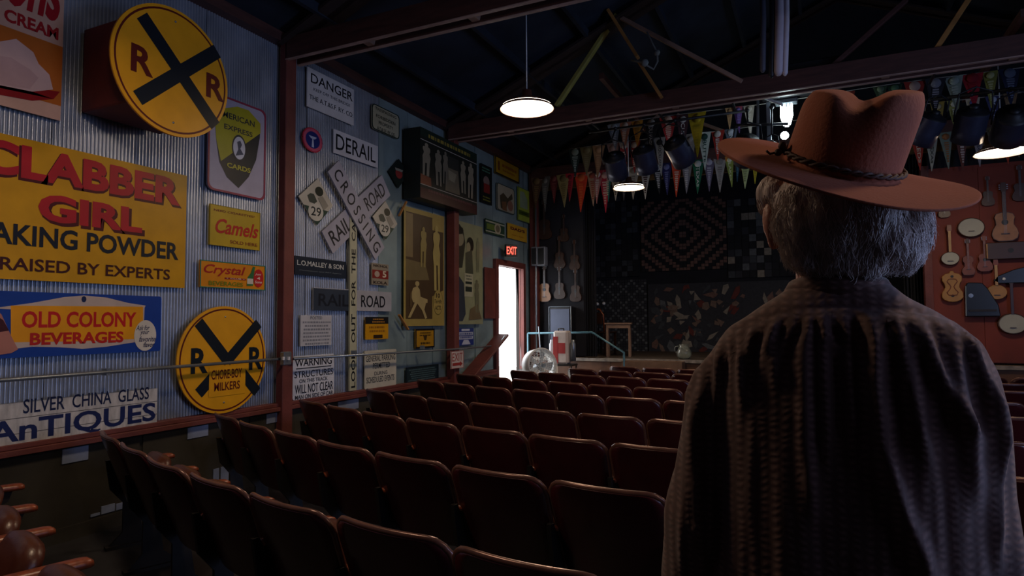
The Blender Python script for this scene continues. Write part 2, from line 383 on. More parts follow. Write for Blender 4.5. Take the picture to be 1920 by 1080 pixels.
# dark curtain legs at stage sides
def curtain(px0, px1, Y, z0, z1, label):
    xa_, xb_ = onY((px0, 500), Y).x, onY((px1, 500), Y).x; n = 40; vs = []
    for i in range(n + 1):
        x = (xb_ - xa_) * i / n; yy = .05 * math.sin(i * 1.3) + .02 * math.sin(i * 2.9)
        vs += [(x, yy, z0), (x, yy * .6, z1)]
    b = MB().add(vs, [(2 * i, 2 * i + 2, 2 * i + 3, 2 * i + 1) for i in range(n)], 0, True)
    b.add([(v[0], v[1] + .012, v[2]) for v in vs], [(2 * i + 1, 2 * i + 3, 2 * i + 2, 2 * i) for i in range(n)], 0, True)
    o = b.build('stage_curtain', DARKC); o.location = (xa_, Y, 0)
    tag(o, label, 'curtain')
curtain(1094, 1116, 11.45, ZS, 4.3, 'black stage curtain hanging at the left of the stage opening')
curtain(1690, 1740, 11.45, ZS, 4.3, 'black stage curtain hanging beside the red instrument wall')

# ------------------------------------------------------------------ signs on the left wall
def sign(name, label, poly, X=-4.82, base='#d8d8d4', el=(), axis=None, rect=True, thick=.012, cat='sign', sym=None, group=None, rounded=0, border=None, partname='panel', bm=None):
    P = [onX(p, X) for p in poly]
    if sym is not None:                         # board continues out of frame: mirror its right edge about its centre
        cy = onX(sym, X).y; r = (P[0].y + P[1].y) / 2
        P = [Vector((X, 2 * cy - r, P[0].z)), Vector((X, r, P[0].z)), Vector((X, r, P[1].z)), Vector((X, 2 * cy - r, P[1].z))]
    c = sum(P, Vector()) / len(P)
    if axis: a = onX(axis[0], X); b_ = onX(axis[1], X); u = (b_ - a); u.x = 0; u.normalize()
    else: u = Vector((0, 1, 0))
    v = Vector((1, 0, 0)).cross(u)
    def loc(p): q = p - c; return (q.dot(u), q.dot(v))
    L = [loc(p) for p in P]
    if rect:
        if axis or len(L) == 4:
            x0 = (L[0][0] + L[3][0]) / 2; x1 = (L[1][0] + L[2][0]) / 2; y1 = (L[0][1] + L[1][1]) / 2; y0 = (L[2][1] + L[3][1]) / 2
        c = c + u * ((x0 + x1) / 2) + v * ((y0 + y1) / 2)
        W = x1 - x0; H = y1 - y0; L = [(-W / 2, H / 2), (W / 2, H / 2), (W / 2, -H / 2), (-W / 2, -H / 2)]
        if rounded:
            r = rounded; L = []
            for (sx, sy, a0) in ((1, 1, 0), (-1, 1, 90), (-1, -1, 180), (1, -1, 270)):
                for k in range(5): a = R(a0 + k * 22.5); L.append((sx * (W / 2 - r) + r * math.cos(a), sy * (H / 2 - r) + r * math.sin(a)))
            L = L[::-1]
    else:
        xs = [q[0] for q in L]; ys = [q[1] for q in L]; W = max(xs) - min(xs); H = max(ys) - min(ys)
    M = Matrix((u, v, Vector((1, 0, 0)))).transposed().to_4x4(); M.translation = Vector((X, c.y, c.z))
    t = empty(name, M, label=label, cat=cat, group=group)
    def m2(p):
        if abs(p[0]) <= 1.01 and abs(p[1]) <= 1.01: return (-W / 2 + p[0] * W, H / 2 - p[1] * H)
        q = onX(p, X) - c; return (q.dot(u), q.dot(v))
    MB().prism(L[::-1], -thick, 0).build(partname, bm or paint(base), t)
    z = .0008
    if border:
        hx, f = border; z += .0006
        b = MB(); n = len(L); I = [(q[0] * (1 - f * H / W), q[1] * (1 - f)) for q in L]
        for i in range(n):
            j = (i + 1) % n; b.prism([L[i], I[i], I[j], L[j]], -.001, .004)
        b.build('border', paint(hx), t)
    for e in el:
        z += .0005; k = e[0]; cl_ = paint(e[-1]) if isinstance(e[-1], str) else e[-1]
        if k in ('T', 'TI', 'TS', 'TC'):
            txt = e[1]; a = m2(e[2]); b_ = m2(e[3]); o = dict(bold=.012)
            if k == 'TS': a = (-b_[0] + 2 * 0, a[1])
            if k == 'TI': o['shear'] = .3
            if len(e) > 5: o.update(e[4])
            text_mesh('lettering', txt, a[0], b_[1], b_[0], a[1], z, cl_, t, **o)
        elif k == 'R':
            a = m2(e[1]); b_ = m2(e[2]); MB().flat([(a[0], b_[1]), (b_[0], b_[1]), (b_[0], a[1]), (a[0], a[1])], z).build(e[3] if len(e) > 4 else 'painted_band', cl_, t)
        elif k == 'E':
            a = m2(e[1]); rx, ry = e[2], e[3]
            MB().flat([(a[0] + rx * W * math.cos(2 * PI * i / 32), a[1] + ry * H * math.sin(2 * PI * i / 32)) for i in range(32)], z).build(e[4] if len(e) > 5 else 'painted_disc', cl_, t)
        elif k == 'P':
            MB().flat([m2(p) for p in e[1]][::-1], z).build(e[2] if len(e) > 3 else 'painted_shape', cl_, t)
        elif k == 'L':
            pts = [m2(p) for p in e[1]]; MB().tube([(p[0], p[1], z) for p in pts], e[2], 4).build('painted_line', cl_, t)
        elif k == 'BL':      # rows of small illegible print
            n, seed = e[3], e[4]; rr = random.Random(seed); a = m2(e[1]); b_ = m2(e[2]); q = MB(); h = (a[1] - b_[1]) / n
            for i in range(n):
                x = a[0] + rr.uniform(0, .12) * (b_[0] - a[0]); xe = b_[0] - rr.uniform(0, .12) * (b_[0] - a[0])
                while x < xe:
                    w_ = rr.uniform(.3, 1.0) * h; q.flat([(x, a[1] - i * h - .75 * h), (min(x + w_, xe), a[1] - i * h - .75 * h), (min(x + w_, xe), a[1] - i * h - .25 * h), (x, a[1] - i * h - .25 * h)], z); x += w_ + .25 * h
            o = q.build('small_print', cl_, t); o['kind'] = 'stuff'
    return t, W, H
def bolts(t, pts):
    for p in pts: MB().lathe([(.0, .006), (.006, .005), (.009, 0)], 8, M=Matrix.Translation((p[0], p[1], .001))).build('bolt', STEEL, t)

# the big round crossing signs
def round_sign(c, rad, X, label, bars, letters, extra=None, box=None):
    P = onX(c, X); M = Matrix(((0, 0, 1, X), (1, 0, 0, P.y), (0, 1, 0, P.z), (0, 0, 0, 1)))
    t = empty('round_crossing_sign', M, label=label, cat='sign')
    Y_ = mat('sign_yellow', '#dc9c14', .4, var=.08); K = paint('#101a24'); D = paint('#5a1a14')
    circ = lambda r, n=64: [(r * math.cos(2 * PI * i / n), r * math.sin(2 * PI * i / n)) for i in range(n)]
    MB().prism(circ(rad), -.02, 0, sm=True).build('disc', Y_, t)
    b = MB(); a = circ(rad * .955); i_ = circ(rad * .925)
    for i in range(64): j = (i + 1) % 64; b.flat([a[i], a[j], i_[j], i_[i]], .001)
    b.build('ring', D, t)
    def m2(p): q = onX(p, X); return Vector((q.y - P.y, q.z - P.z))
    for i, (p, q, wd) in enumerate(bars):
        p = m2(p); q = m2(q); d = (q - p).normalized(); n = Vector((-d.y, d.x)) * wd / 2
        MB().flat([p - n, q - n, q + n, p + n], .0015 + .0004 * i).build('cross_bar', K, t)
    for s, p, q in letters:
        p = m2(p); q = m2(q); text_mesh('lettering', s, p.x, q.y, q.x, p.y, .002, D if not extra else K, t, bold=.03)
    bolts(t, [(0, rad * .8), (0, -rad * .8)])
    if extra:
        p = m2(extra[0]); q = m2(extra[1]); MB().flat([(p.x, q.y), (q.x, q.y), (q.x, p.y), (p.x, p.y)], .004).build('painted_band', Y_, t)
        for s, a_, b_ in extra[2]:
            a_ = m2(a_); b_ = m2(b_); text_mesh('lettering', s, a_.x, b_.y, b_.x, a_.y, .0048, D, t, bold=.02)
    if box:
        MB().cbox((0, 0, -.02 - box[1] / 2), (box[0], box[0], box[1])).build('mounting_box', mat('dark_red_box', '#5a1c18', .6, var=.2), t, bevel=.01)
    return t
round_sign((327, 135), .475, -4.22, 'large yellow round crossing sign standing off the wall on a dark red box',
    [((266, 29), (404, 236), .105), ((258, 184), (407, 96), .105)], [('R', (246, 79), (287, 147)), ('R', (387, 135), (420, 193))], box=(.62, .56))
round_sign((421, 674), .475, -4.765, 'yellow round crossing sign with milker advertisement painted over its cross',
    [((372, 604), (428, 678), .10), ((485, 606), (425, 678), .10), ((372, 738), (400, 706), .10), ((452, 697), (482, 735), .10)],
    [('R', (358, 653), (389, 699)), ('R', (467, 651), (492, 692))],
    ((392, 688), (459, 737), [('CHORE-BOY', (396, 694.5), (453, 707)), ('MILKERS', (401, 718), (449, 728.5))]))

# big advertising boards of the first bay
sign('ice_cream_sign', 'tall ice cream advertising sign with a white mound on a red dish', [(125, -200), (115, 227)], base='#c9a08a', sym=(-52, 40), el=[
    ('R', (0, .68), (1, .937), '#b5611e'),
    ('TI', "Houstons", (.12, .32), (.99, .585), dict(bold=.03), '#a01822'), ('T', 'CREAM', (8, 14), (109, 76), dict(bold=.035), '#9c1a20'),
    ('P', [(-170, 90), (-120, 140), (-30, 152), (60, 165), (112, 172), (100, 186), (60, 189), (0, 178), (-90, 165)], 'dish', '#8a1414'),
    ('P', [(-150, 105), (-100, 50), (-40, 60), (0, 78), (30, 73), (62, 98), (72, 120), (92, 140), (99, 168), (60, 172), (0, 160), (-100, 140)], 'scoops', '#c9a8a0'),
    ('P', [(-40, 100), (20, 108), (55, 130), (72, 146), (55, 167), (10, 160), (-30, 152)], 'scoops', '#bd9a94')])
sign('baking_powder_sign', 'huge yellow baking powder sign with red shadowed letters under the crossing sign box', [(352, 330), (345, 540)], base='#c49010', sym=(171, 400), el=[
    ('TS', 'CLABBER', (325, 335), (341, 392), dict(bold=.05), '#4a0c12'), ('TS', 'CLABBER', (322, 333), (337, 387), dict(bold=.04), '#a81c26'),
    ('T', 'GIRL', (75, 363), (271, 444), dict(bold=.05), '#4a0c12'), ('T', 'GIRL', (72, 360), (266, 438), dict(bold=.04), '#a81c26'),
    ('TS', 'BAKING POWDER', (325, 455), (334, 488), dict(bold=.025), '#0f1826'), ('TS', 'PRAISED BY EXPERTS', (312, 505), (318, 525), dict(bold=.015), '#3d1110')])
sign('soft_drink_sign', 'blue and yellow soft drink sign with a bottle under the baking powder sign', [(302, 556), (302, 658)], base='#123a8c', sym=(150, 560), rounded=.02, el=[
    ('P', [(-15, 578), (60, 568), (120, 557), (157, 554), (200, 558), (240, 568), (273, 573), (271, 577), (268, 640), (250, 642), (200, 650), (155, 654), (110, 651), (60, 650), (20, 655), (22, 580)], 'scroll_panel', '#b9a79a'),
    ('P', [(20, 573), (268, 575), (268, 635), (150, 640), (20, 642)], 'yellow_field', '#dc9410'),
    ('T', 'OLD COLONY', (41, 583), (255, 613), dict(bold=.03), '#b81a1a'), ('T', 'BEVERAGES', (56, 624), (231, 642), dict(bold=.035), '#b02018'),
    ('E', (157, 561), .013, .05, 'hole', '#16264e'),
    ('E', (272, 629), .072, .275, 'badge', '#c9c3b4'),
    ('TI', 'Ask for', (255, 610), (280, 619), '#22264a'), ('TI', 'your', (262, 621), (279, 629), '#22264a'), ('TI', 'favorite', (260, 631), (291, 640), '#22264a'), ('TI', 'flavor', (268, 642), (289, 650), '#22264a'),
    ('P', [(-60, 560), (-30, 556), (2, 590), (20, 630), (33, 655), (20, 662), (-20, 668), (-60, 640)], 'bottle_picture', '#a86f60'),
    ('P', [(-20, 585), (5, 600), (16, 620), (-20, 625)], 'bottle_picture', '#3d1418')])
t_, W_, H_ = sign('antiques_board', 'weathered white wooden antiques board with navy hand lettering above the rail', [(295, 728), (294, 800)], X=-4.80, base='#b9b6b0', sym=(152, 745), thick=.025,
    bm=mat('chipped_white_board', '#b4b0aa', .7, var=.3, scale=7, bump=.5, bscale=20, stretch=(3, .8, 1)), el=[
    ('T', 'SILVER  CHINA  GLASS', (44, 749), (279, 748), dict(bold=.012), '#182040'),
    ('TS', 'AnTIQUES', (282, 755), (291, 794), dict(bold=.022), '#1a2450')])
for r_ in range(2): MB().box(-W_ / 2, W_ / 2, -H_ / 2 + (r_ + .98) * H_ / 3, -H_ / 2 + (r_ + 1.02) * H_ / 3, -.001, .0006).build('board_joint', paint('#4a4642'), t_)
sign('charge_card_sign', 'white rounded card sign with yellow and black shield behind the big crossing sign', [(392, 166), (498, 211), (497, 379), (388, 352)], base='#a9a4b4', rounded=.06, border=('#8c3048', .04), el=[
    ('P', [(402, 212), (420, 203), (445, 200), (466, 207), (488, 232), (487, 258), (480, 300), (466, 332), (447, 353), (425, 332), (411, 303), (405, 260)], 'shield', '#0e1c28'),
    ('P', [(402, 212), (420, 203), (445, 200), (466, 207), (488, 232), (488, 250), (414, 302), (405, 260)], 'shield', '#a8a21e'),
    ('T', 'AMERICAN', (406, 203), (477, 239), dict(bold=.02), '#14202a'), ('T', 'EXPRESS', (420, 231), (473, 258), dict(bold=.02), '#14202a'),
    ('E', (448, 278), .125, .14, 'medallion', '#10202e'), ('E', (448, 278), .105, .12, 'medallion', '#c9ccd4'),
    ('P', [(444, 266), (450, 264), (453, 272), (450, 279), (456, 290), (441, 292), (446, 280)], 'portrait', '#33405a'), ('T', 'CARDS', (425, 304), (469, 325), dict(bold=.03), '#b4ae38')])
sign('cigarette_sign', 'small yellow tin cigarette sign with red script below the shield sign', [(393, 384), (488, 397), (487, 469), (393, 460)], base='#b79a1c', border=('#8a7a20', .02), el=[
    ('T', 'NEED CIGARETTES?', (401, 391), (477, 409), dict(bold=.02), '#6a1010'), ('TI', 'Camels', (404, 408), (484, 448), dict(bold=.02), '#b01c14'), ('T', 'SOLD HERE', (431, 450), (482, 463), '#7a2414')])
sign('soda_sign', 'orange club beverages sign with a green bottle and teal border', [(375, 486), (497, 499), (497, 545), (375, 538)], base='#d08410', border=('#1c7a6a', .06), el=[
    ('TI', 'Crystal', (382, 494), (460, 522), dict(bold=.02), '#a01c18'), ('R', (421, 520), (461, 526), 'underline', '#8a1a20'), ('T', '+ CLUB +', (424, 520.5), (459, 525), '#e0d8c8'), ('T', 'BEVERAGES', (391, 526), (455, 538), dict(bold=.02), '#6a7a18'),
    ('P', [(474, 500), (478, 501), (476, 512), (474, 536), (462, 536), (464, 520), (470, 512)], 'bottle_picture', '#2c6a3a'), ('R', (463, 522), (474, 533), 'bottle_label', '#c9c4b4'),
    ('E', (484, 522), .082, .36, 'badge', '#b01c20'), ('TI', 'Just', (477, 512), (489, 518), '#e0c8b8'), ('T', '4', (481, 519), (487, 525), '#e0c8b8'), ('TI', 'Some', (477, 526), (490, 532), '#e0c8b8')])

# railroad signs of the second bay
sign('danger_sign', 'white danger sign naming a railway bridge, topmost beside the red pillar', [(577, 128), (665, 166), (662, 234), (575, 200)], base='#c4c4c4', el=[
    ('T', 'DANGER', (583, 136), (661, 191), dict(bold=.008), '#10141c'), ('T', 'KEEP OFF THIS BRIDGE', (588, 164), (656, 201), dict(bold=.0), '#242a32'), ('T', 'THE A.T.&S.F. RY. CO.', (580, 176), (662, 221), dict(bold=.004), '#151a24')])
sign('trespassing_sign', 'cream trespassing sign with dark green border near the ceiling', [(696, 192), (749, 217), (748, 264), (699, 239)], base='#a8a68c', rounded=.05, border=('#142a24', .07), el=[
    ('T', 'TRESPASSING', (703, 199), (743, 224), '#2c3028'), ('T', 'FORBIDDEN', (705, 213), (741, 236), '#2c3028'), ('T', 'PROPERTY', (710, 226), (737, 245), '#4c5044'), ('T', 'A.T.& S.F. RY. CO', (707, 236), (740, 257), '#2c3028')])
P_ = onX((586, 262), -4.82)
t_, W_, H_ = sign('round_badge_sign', 'small round sign with red rim and blue centre below the danger sign', [(567, 236), (605, 244), (605, 290), (567, 280)], base='#b0283c', rounded=.135, el=[
    ('E', (.5, .5), .46, .46, 'ring', '#b9506a'), ('E', (.5, .5), .35, .35, 'centre', '#14246a'), ('P', [(.3, .35), (.7, .35), (.6, .45), (.53, .45), (.56, .8), (.44, .8), (.47, .45), (.4, .45)], 'emblem', '#a8b0c8')])
sign('derail_sign', 'white derail sign with black capitals above the crossbuck', [(626, 241), (709, 275), (708, 313), (625, 288)], base='#c8c8ca', el=[('T', 'DERAIL', (630, 250), (704, 306), dict(bold=.005), '#12161e')])
cb = dict(base='#9a9aa6', thick=.02, border=None)
sign('crossbuck_rail_board', 'white crossbuck board lettered rail road, crossing underneath the other board', [(602, 439), (711, 330), (737, 364), (626, 471)], X=-4.80, axis=((614, 455), (724, 347)), el=[
    ('T', 'RAIL', (.05, .2), (.34, .8), dict(bold=.01), '#12161e'), ('T', 'ROAD', (.62, .2), (.95, .8), dict(bold=.01), '#1a1e26')], **cb)
sign('crossbuck_crossing_board', 'white crossbuck board lettered crossing, slanting down to the right on top', [(636, 301), (722, 465), (703, 486), (615, 321)], X=-4.76, axis=((625, 311), (712, 475)), el=[
    ('T', 'CROSSING', (.05, .2), (.96, .8), dict(bold=.008, space=1.5), '#12161e')], **cb)
def diamond(label, T, Rr, B, L, c=True):
    mx = lambda f, g: (T[0] * f[0] + Rr[0] * f[1] + B[0] * f[2] + L[0] * f[3], T[1] * g[0] + Rr[1] * g[1] + B[1] * g[2] + L[1] * g[3])
    mm = lambda a, b, f: (a[0] * (1 - f) + b[0] * f, a[1] * (1 - f) + b[1] * f)
    sign('diamond_sign', label, [T, Rr, B, L], rect=False, base='#b4b0a0', el=[
        ('P', [mm(L, B, .28), mm(mm(L, B, .28), mm(Rr, B, .28), .5), mm(Rr, B, .28), mm(Rr, B, .96), mm(L, B, .96)], 'green_field', '#1e3a30'),
        ('E', (.47, .72), .22, .19, 'number_disc', '#b9b7aa'), ('T', '29', (.33, .62), (.62, .81), '#1c2426'),
        ('E', (.56, .28), .12, .1, 'tree_picture', '#22281f'), ('P', [(.22, .42), (.3, .36), (.4, .36), (.46, .44), (.5, .5), (.42, .56), (.28, .54)], 'emblem', '#3c443c'), ('P', [(.52, .42), (.66, .36), (.84, .54), (.7, .66)], 'emblem', '#8c887a')])
diamond('diamond sign numbered 29 left of the crossbuck', (597, 334), (624, 386), (594, 423), (560, 368))
diamond('diamond sign numbered 29 right of the crossbuck', (723, 377), (745, 420), (723, 450), (699, 406))
sign('diamond_sign', 'small dark diamond sign with a red emblem right of the derail sign', [(748, 298), (767, 325), (747, 353), (729, 321)], rect=False, base='#1d2622', el=[('E', (.5, .52), .17, .17, 'emblem', '#8a3430'), ('P', [(.3, .36), (.7, .36), (.66, .44), (.34, .44)], 'emblem', '#8a8a7c')])
sign('look_out_board', 'tall narrow pale board reading upwards, look out for the cars', [(655, 733), (657, 380), (670, 384), (668, 732)], X=-4.79, axis=((662, 733), (663, 400)), base='#a8a88e', thick=.02, el=[
    ('T', 'LOOK  OUT  FOR  THE  CARS', (.015, .22), (.97, .8), dict(bold=.018), '#14181c')])
sign('agents_sign', 'narrow navy sign with white lettering of an agents firm', [(553, 481), (648, 489), (648, 521), (553, 516)], base='#121f30', el=[
    ('T', 'L.O.MALLEY & SON', (557, 487), (644, 506), dict(bold=.02), '#b4b8b4'), ('TI', 'Commission and RET Agents', (561, 505), (640, 515), '#6f7a80')])
sign('railroad_board', 'horizontal railroad board, left half dark and right half pale', [(588, 540), (735, 547), (733, 583), (588, 582)], X=-4.81, base='#9c9ea4', thick=.015, el=[
    ('R', (588, 540), (658, 583), 'dark_half', '#2c3644'), ('T', 'RAIL', (597, 550), (654, 575), dict(bold=.015), '#151b26'), ('T', 'ROAD', (677, 553), (722, 577), dict(bold=.01), '#12161e')])
sign('cola_sign', 'small red and cream cola sign right of the look out board', [(697, 492), (729, 497), (728, 537), (697, 532)], base='#8a8270', el=[
    ('R', (698, 505), (728, 524), 'red_field', '#7a2420'), ('T', 'NICHOL', (700, 495), (727, 503), dict(bold=.03), '#2c1c1a'), ('T', 'KOLA', (700, 526), (726, 534), dict(bold=.03), '#2c1c1a'), ('E', (.3, .5), .15, .14, 'spot', '#a89888'), ('T', '5', (717, 508), (724, 521), dict(bold=.03), '#c9c0a8')])
sign('posted_notice', 'white posted notice of faint small print, above the warning sign', [(564, 590), (622, 592), (621, 648), (563, 648)], base='#b0b2b8', el=[
    ('T', 'POSTED', (582, 593), (604, 599), '#5a5e66'), ('BL', (566, 601), (620, 646), 7, 4, '#777b84')])
sign('permit_notice', 'small black and orange notice above the parking sign', [(685, 594), (728, 596), (728, 636), (686, 636)], base='#c08a14', rounded=.012, el=[
    ('R', (685, 594), (728, 607), 'black_field', '#14161a'), ('BL', (696, 596), (722, 606), 2, 2, '#a8742c'), ('BL', (691, 610), (724, 624), 2, 8, '#8a5a18'), ('R', (700, 628), (717, 634), 'label_bar', '#2c1e14')])
sign('warning_sign', 'white warning sign about track structures beside the red pillar foot', [(549, 669), (626, 662), (627, 740), (549, 751)], base='#c6cad2', rounded=.03, el=[
    ('T', 'WARNING', (553, 674), (622, 682), dict(bold=.012), '#10141c'), ('R', (555, 691), (621, 686.5), 'rule', '#10141c'),
    ('T', 'STRUCTURES', (552, 697), (624, 701.5), dict(bold=.006), '#10141c'), ('T', 'ON THIS TRACK', (561, 711.5), (614, 712), '#3a3e48'), ('T', 'WILL NOT CLEAR', (553, 722.5), (624, 729.5), dict(bold=.006), '#10141c'), ('T', 'MAN ON SIDE OF CAR', (553, 742), (624, 739), '#3a3e48')])
sign('parking_sign', 'cream parking sign for events left of the wide post', [(684, 658), (743, 654), (743, 722), (684, 730)], base='#b9b6a6', rounded=.02, el=[
    ('T', 'GENERAL PARKING', (686, 668), (741, 674), '#33373a'), ('T', 'PERMITTED', (699, 681), (731, 688), '#33373a'), ('T', 'DURING', (702, 697), (726, 701), '#4a4c4c'), ('T', 'SCHEDULED EVENTS', (687, 708), (739, 712), '#4a4c4c')])

# third bay
def body(pts_, c=(0, 0), s=1, flip=1): return [(c[0] + flip * p[0] * s, c[1] + p[1] * s) for p in pts_]
FIG = [(0, 0), (.02, .02), (.03, .06), (.02, .1), (.055, .13), (.06, .22), (.045, .3), (.065, .42), (.05, .6), (.04, .98), (.0, .98), (.005, .6), (-.02, .6), (-.03, .98), (-.06, .98), (-.06, .5), (-.065, .42), (-.04, .3), (-.06, .2), (-.055, .13), (-.02, .1), (-.03, .06), (-.02, .02)]
def figs(l): return [('P', [(x + f * p[0] * w, y + p[1] * h) for p in FIG], 'figure_picture', c_) for (x, y, w, h, f, c_) in l]
sign('framed_revue_poster', 'large dark framed poster of five pale dancers over the second pillar', [(788, 240), (895, 287), (893, 404), (788, 368)], X=-4.56, base='#1b2220', thick=.26, cat='poster', el=[
    ('R', (0, 0), (1, .12), 'title_band', '#1c2e26'), ('BL', (.08, .03), (.9, .13), 1, 9, '#8c7e38'), ('R', (0, .165), (1, .175), 'white_line', '#a9a69c'), ('R', (0, .8), (1, .81), 'white_line', '#a9a69c'),
    ('R', (0, .85), (1, 1), 'foot_band', '#3d1c1e'), ('BL', (.1, .83), (.9, .9), 1, 4, '#5a3438'), ('P', [(.42, .3), (.62, .3), (.66, .78), (.4, .78)], 'centre_picture', '#6a6452'), ('R', (.44, .24), (.64, .42), 'centre_picture', '#2c302e'),
    ('P', [(0, .66), (.16, .68), (.17, .8), (0, .8)], 'pedestal_picture', '#7a4a34'), ('P', [(.45, .45), (.6, .48), (.56, .62), (.46, .6)], 'face_picture', '#8c866e')] +
    figs([(.09, .2, 1.0, .48, 1, '#85806e'), (.28, .22, .9, .54, -1, '#7a7666'), (.4, .2, .7, .5, 1, '#706c5e'), (.72, .22, .8, .52, -1, '#85806c'), (.87, .2, .9, .58, 1, '#8a8470')]))
sign('revue_poster', 'tall sepia poster of dancers with an oval caption, left of the pillar', [(757, 388), (833, 404), (833, 610), (758, 612)], X=-4.80, base='#9c8a4a', thick=.006, cat='poster', el=[
    ('P', [(.04, .04), (.68, .04), (.68, .15), (.97, .15), (.97, .68), (.68, .74), (.68, .94), (.04, .94)], 'picture_field', '#4a3a26'), ('R', (.04, .05), (.2, .42), 'curtain_picture', '#7c6c48'), ('P', [(.04, .44), (.5, .46), (.6, .6), (.04, .62)], 'stage_picture', '#6f6240'),
    ('E', (.83, .79), .13, .115, 'caption_oval', '#6a5c30'), ('E', (.83, .79), .12, .107, 'caption_oval', '#a08e4e'), ('T', '10', (.77, .71), (.88, .75), dict(bold=.03), '#3a3020'), ('TI', 'Terrific', (.73, .765), (.93, .80), '#4a3e28'), ('T', 'ACTS', (.75, .82), (.9, .86), dict(bold=.02), '#3a3020'),
    ('E', (.3, .64), .05, .022, 'figure_picture', '#a89866'), ('P', [(.2, .68), (.3, .66), (.36, .69), (.38, .75), (.55, .77), (.55, .8), (.36, .81), (.2, .8), (.15, .74)], 'figure_picture', '#a89866'), ('R', (.13, .72), (.17, .84), 'chair_picture', '#5c4c30'), ('P', [(.44, .79), (.52, .79), (.47, .86), (.54, .93), (.49, .94), (.42, .87), (.3, .81), (.14, .93), (.08, .93), (.24, .8)], 'figure_picture', '#a89866')] +
    figs([(.45, .14, 1.2, .36, 1, '#94864e'), (.78, .1, 1.5, .6, -1, '#aa9a5a')]))
sign('film_poster', 'tall greenish film poster of a couple, right of the pillar', [(849, 413), (905, 424), (905, 606), (849, 610)], X=-4.80, base='#8e9270', thick=.006, cat='poster', border=None, el=[
    ('P', [(.02, .2), (.12, .05), (.32, .06), (.4, .2), (.36, .3), (.3, .45), (.02, .47)], 'man_picture', '#35392e'), ('E', (.2, .17), .15, .075, 'face_picture', '#8a8468'), ('P', [(.04, .1), (.2, .03), (.34, .08), (.3, .12), (.08, .14)], 'hair_picture', '#1d211c'),
    ('E', (.56, .21), .12, .075, 'hair_picture', '#22261f'), ('E', (.5, .24), .07, .05, 'face_picture', '#94906f'), ('P', [(.4, .3), (.62, .26), (.66, .5), (.4, .5)], 'dress_picture', '#4c5040'),
    ('P', [(.02, .6), (.15, .52), (.34, .6), (.4, .9), (.3, .97), (.02, .97)], 'dress_picture', '#343b44'), ('R', (.36, .5), (.64, .73), 'caption_label', '#a8a88c'), ('R', (.39, .58), (.61, .605), 'caption_bar', '#2c342c'), ('R', (.39, .63), (.61, .68), 'caption_bar', '#2c342c'), ('BL', (.4, .51), (.6, .57), 2, 3, '#5c6050'),
    ('P', [(.55, .85), (.8, .8), (.95, .95), (.5, .96)], 'dress_picture', '#6a5c40')] + figs([(.82, .12, .9, .36, 1, '#7a7e62'), (.78, .55, 1.2, .34, -1, '#6a6a52')]))
tag(MB().bar(onX((762, 378), -4.76), onX((748, 405), -4.76), .03, .02).build('poster_stick', RAWWOOD, bevel=.003), 'short wooden stick at the top left corner of the sepia poster', 'stick')
tag(MB().bar(onX((748, 590), -4.76), onX((765, 618), -4.76), .04, .02).build('poster_stick', RAWWOOD, bevel=.003), 'short wooden stick at the bottom left corner of the sepia poster', 'stick')
sign('framed_sign', 'yellow sign in black frame just under the ceiling board', [(928, 291), (974, 312), (973, 346), (929, 323)], base='#a8841a', border=('#1c1812', .16), el=[
    ('BL', (.25, .25), (.9, .55), 1, 7, '#8a4a1e'), ('BL', (.25, .55), (.85, .75), 1, 5, '#96611c'), ('R', (.1, .25), (.18, .75), 'figure_picture', '#7a4a1c')])
sign('bottle_sign', 'tall black sign with a red bottle emblem beside the dark revue poster', [(901, 307), (922, 314), (922, 387), (902, 377)], base='#141d1c', border=('#0c1012', .03), el=[
    ('BL', (.1, .05), (.9, .2), 2, 1, '#4a7a62'), ('E', (.5, .42), .28, .14, 'emblem', '#7d6c66'), ('R', (.25, .48), (.8, .72), 'red_field', '#7c2a26'), ('BL', (.1, .8), (.9, .95), 2, 6, '#7c7c34')])
sign('picture_sign', 'square cream picture sign with rounded corners and teal edge', [(932, 343), (964, 354), (965, 404), (932, 392)], base='#a39c84', rounded=.05, border=('#1e3a38', .05), el=[
    ('P', [(.15, .45), (.35, .3), (.6, .45), (.85, .2), (.9, .4), (.6, .6), (.5, .95), (.2, .9)], 'bird_picture', '#4c4432'), ('E', (.75, .7), .16, .2, 'face_picture', '#8c6450'), ('P', [(.25, .65), (.5, .6), (.55, .95), (.3, .95)], 'bird_picture', '#7a5638')])
sign('green_yellow_sign', 'lime and cream sign with dark band at the corner of the wall', [(971, 350), (993, 358), (993, 419), (972, 413)], base='#98a83a', border=('#4c5e50', .03), el=[
    ('P', [(.15, .12), (.5, .1), (.8, .3), (.8, .6), (.15, .6)], 'picture_field', '#8c9c7c'), ('R', (.05, .68), (.95, .82), 'dark_band', '#4a5c1c'), ('BL', (.1, .7), (.9, .8), 1, 2, '#1e2c14')])
sign('green_band_sign', 'green and white striped sign with round seal above the exit box', [(910, 409), (946, 420), (946, 446), (911, 436)], base='#2c4434', el=[
    ('R', (0, .1), (1, .2), 'white_line', '#9ca08c'), ('R', (0, .8), (1, .88), 'white_line', '#9ca08c'), ('R', (.05, .3), (.5, .7), 'green_field', '#5c7034'), ('E', (.62, .5), .17, .4, 'seal', '#a39e88'), ('E', (.62, .5), .11, .26, 'seal', '#6a6450')])
sign('root_beer_sign', 'small yellow root beer sign with maroon capitals', [(952, 420), (988, 426), (988, 452), (952, 449)], base='#b9922a', el=[
    ('T', "DAD'S", (957, 424), (984, 438), dict(bold=.05), '#5a1c22'), ('T', 'ROOT BEER', (960, 439), (982, 447), '#9c4a1c')])
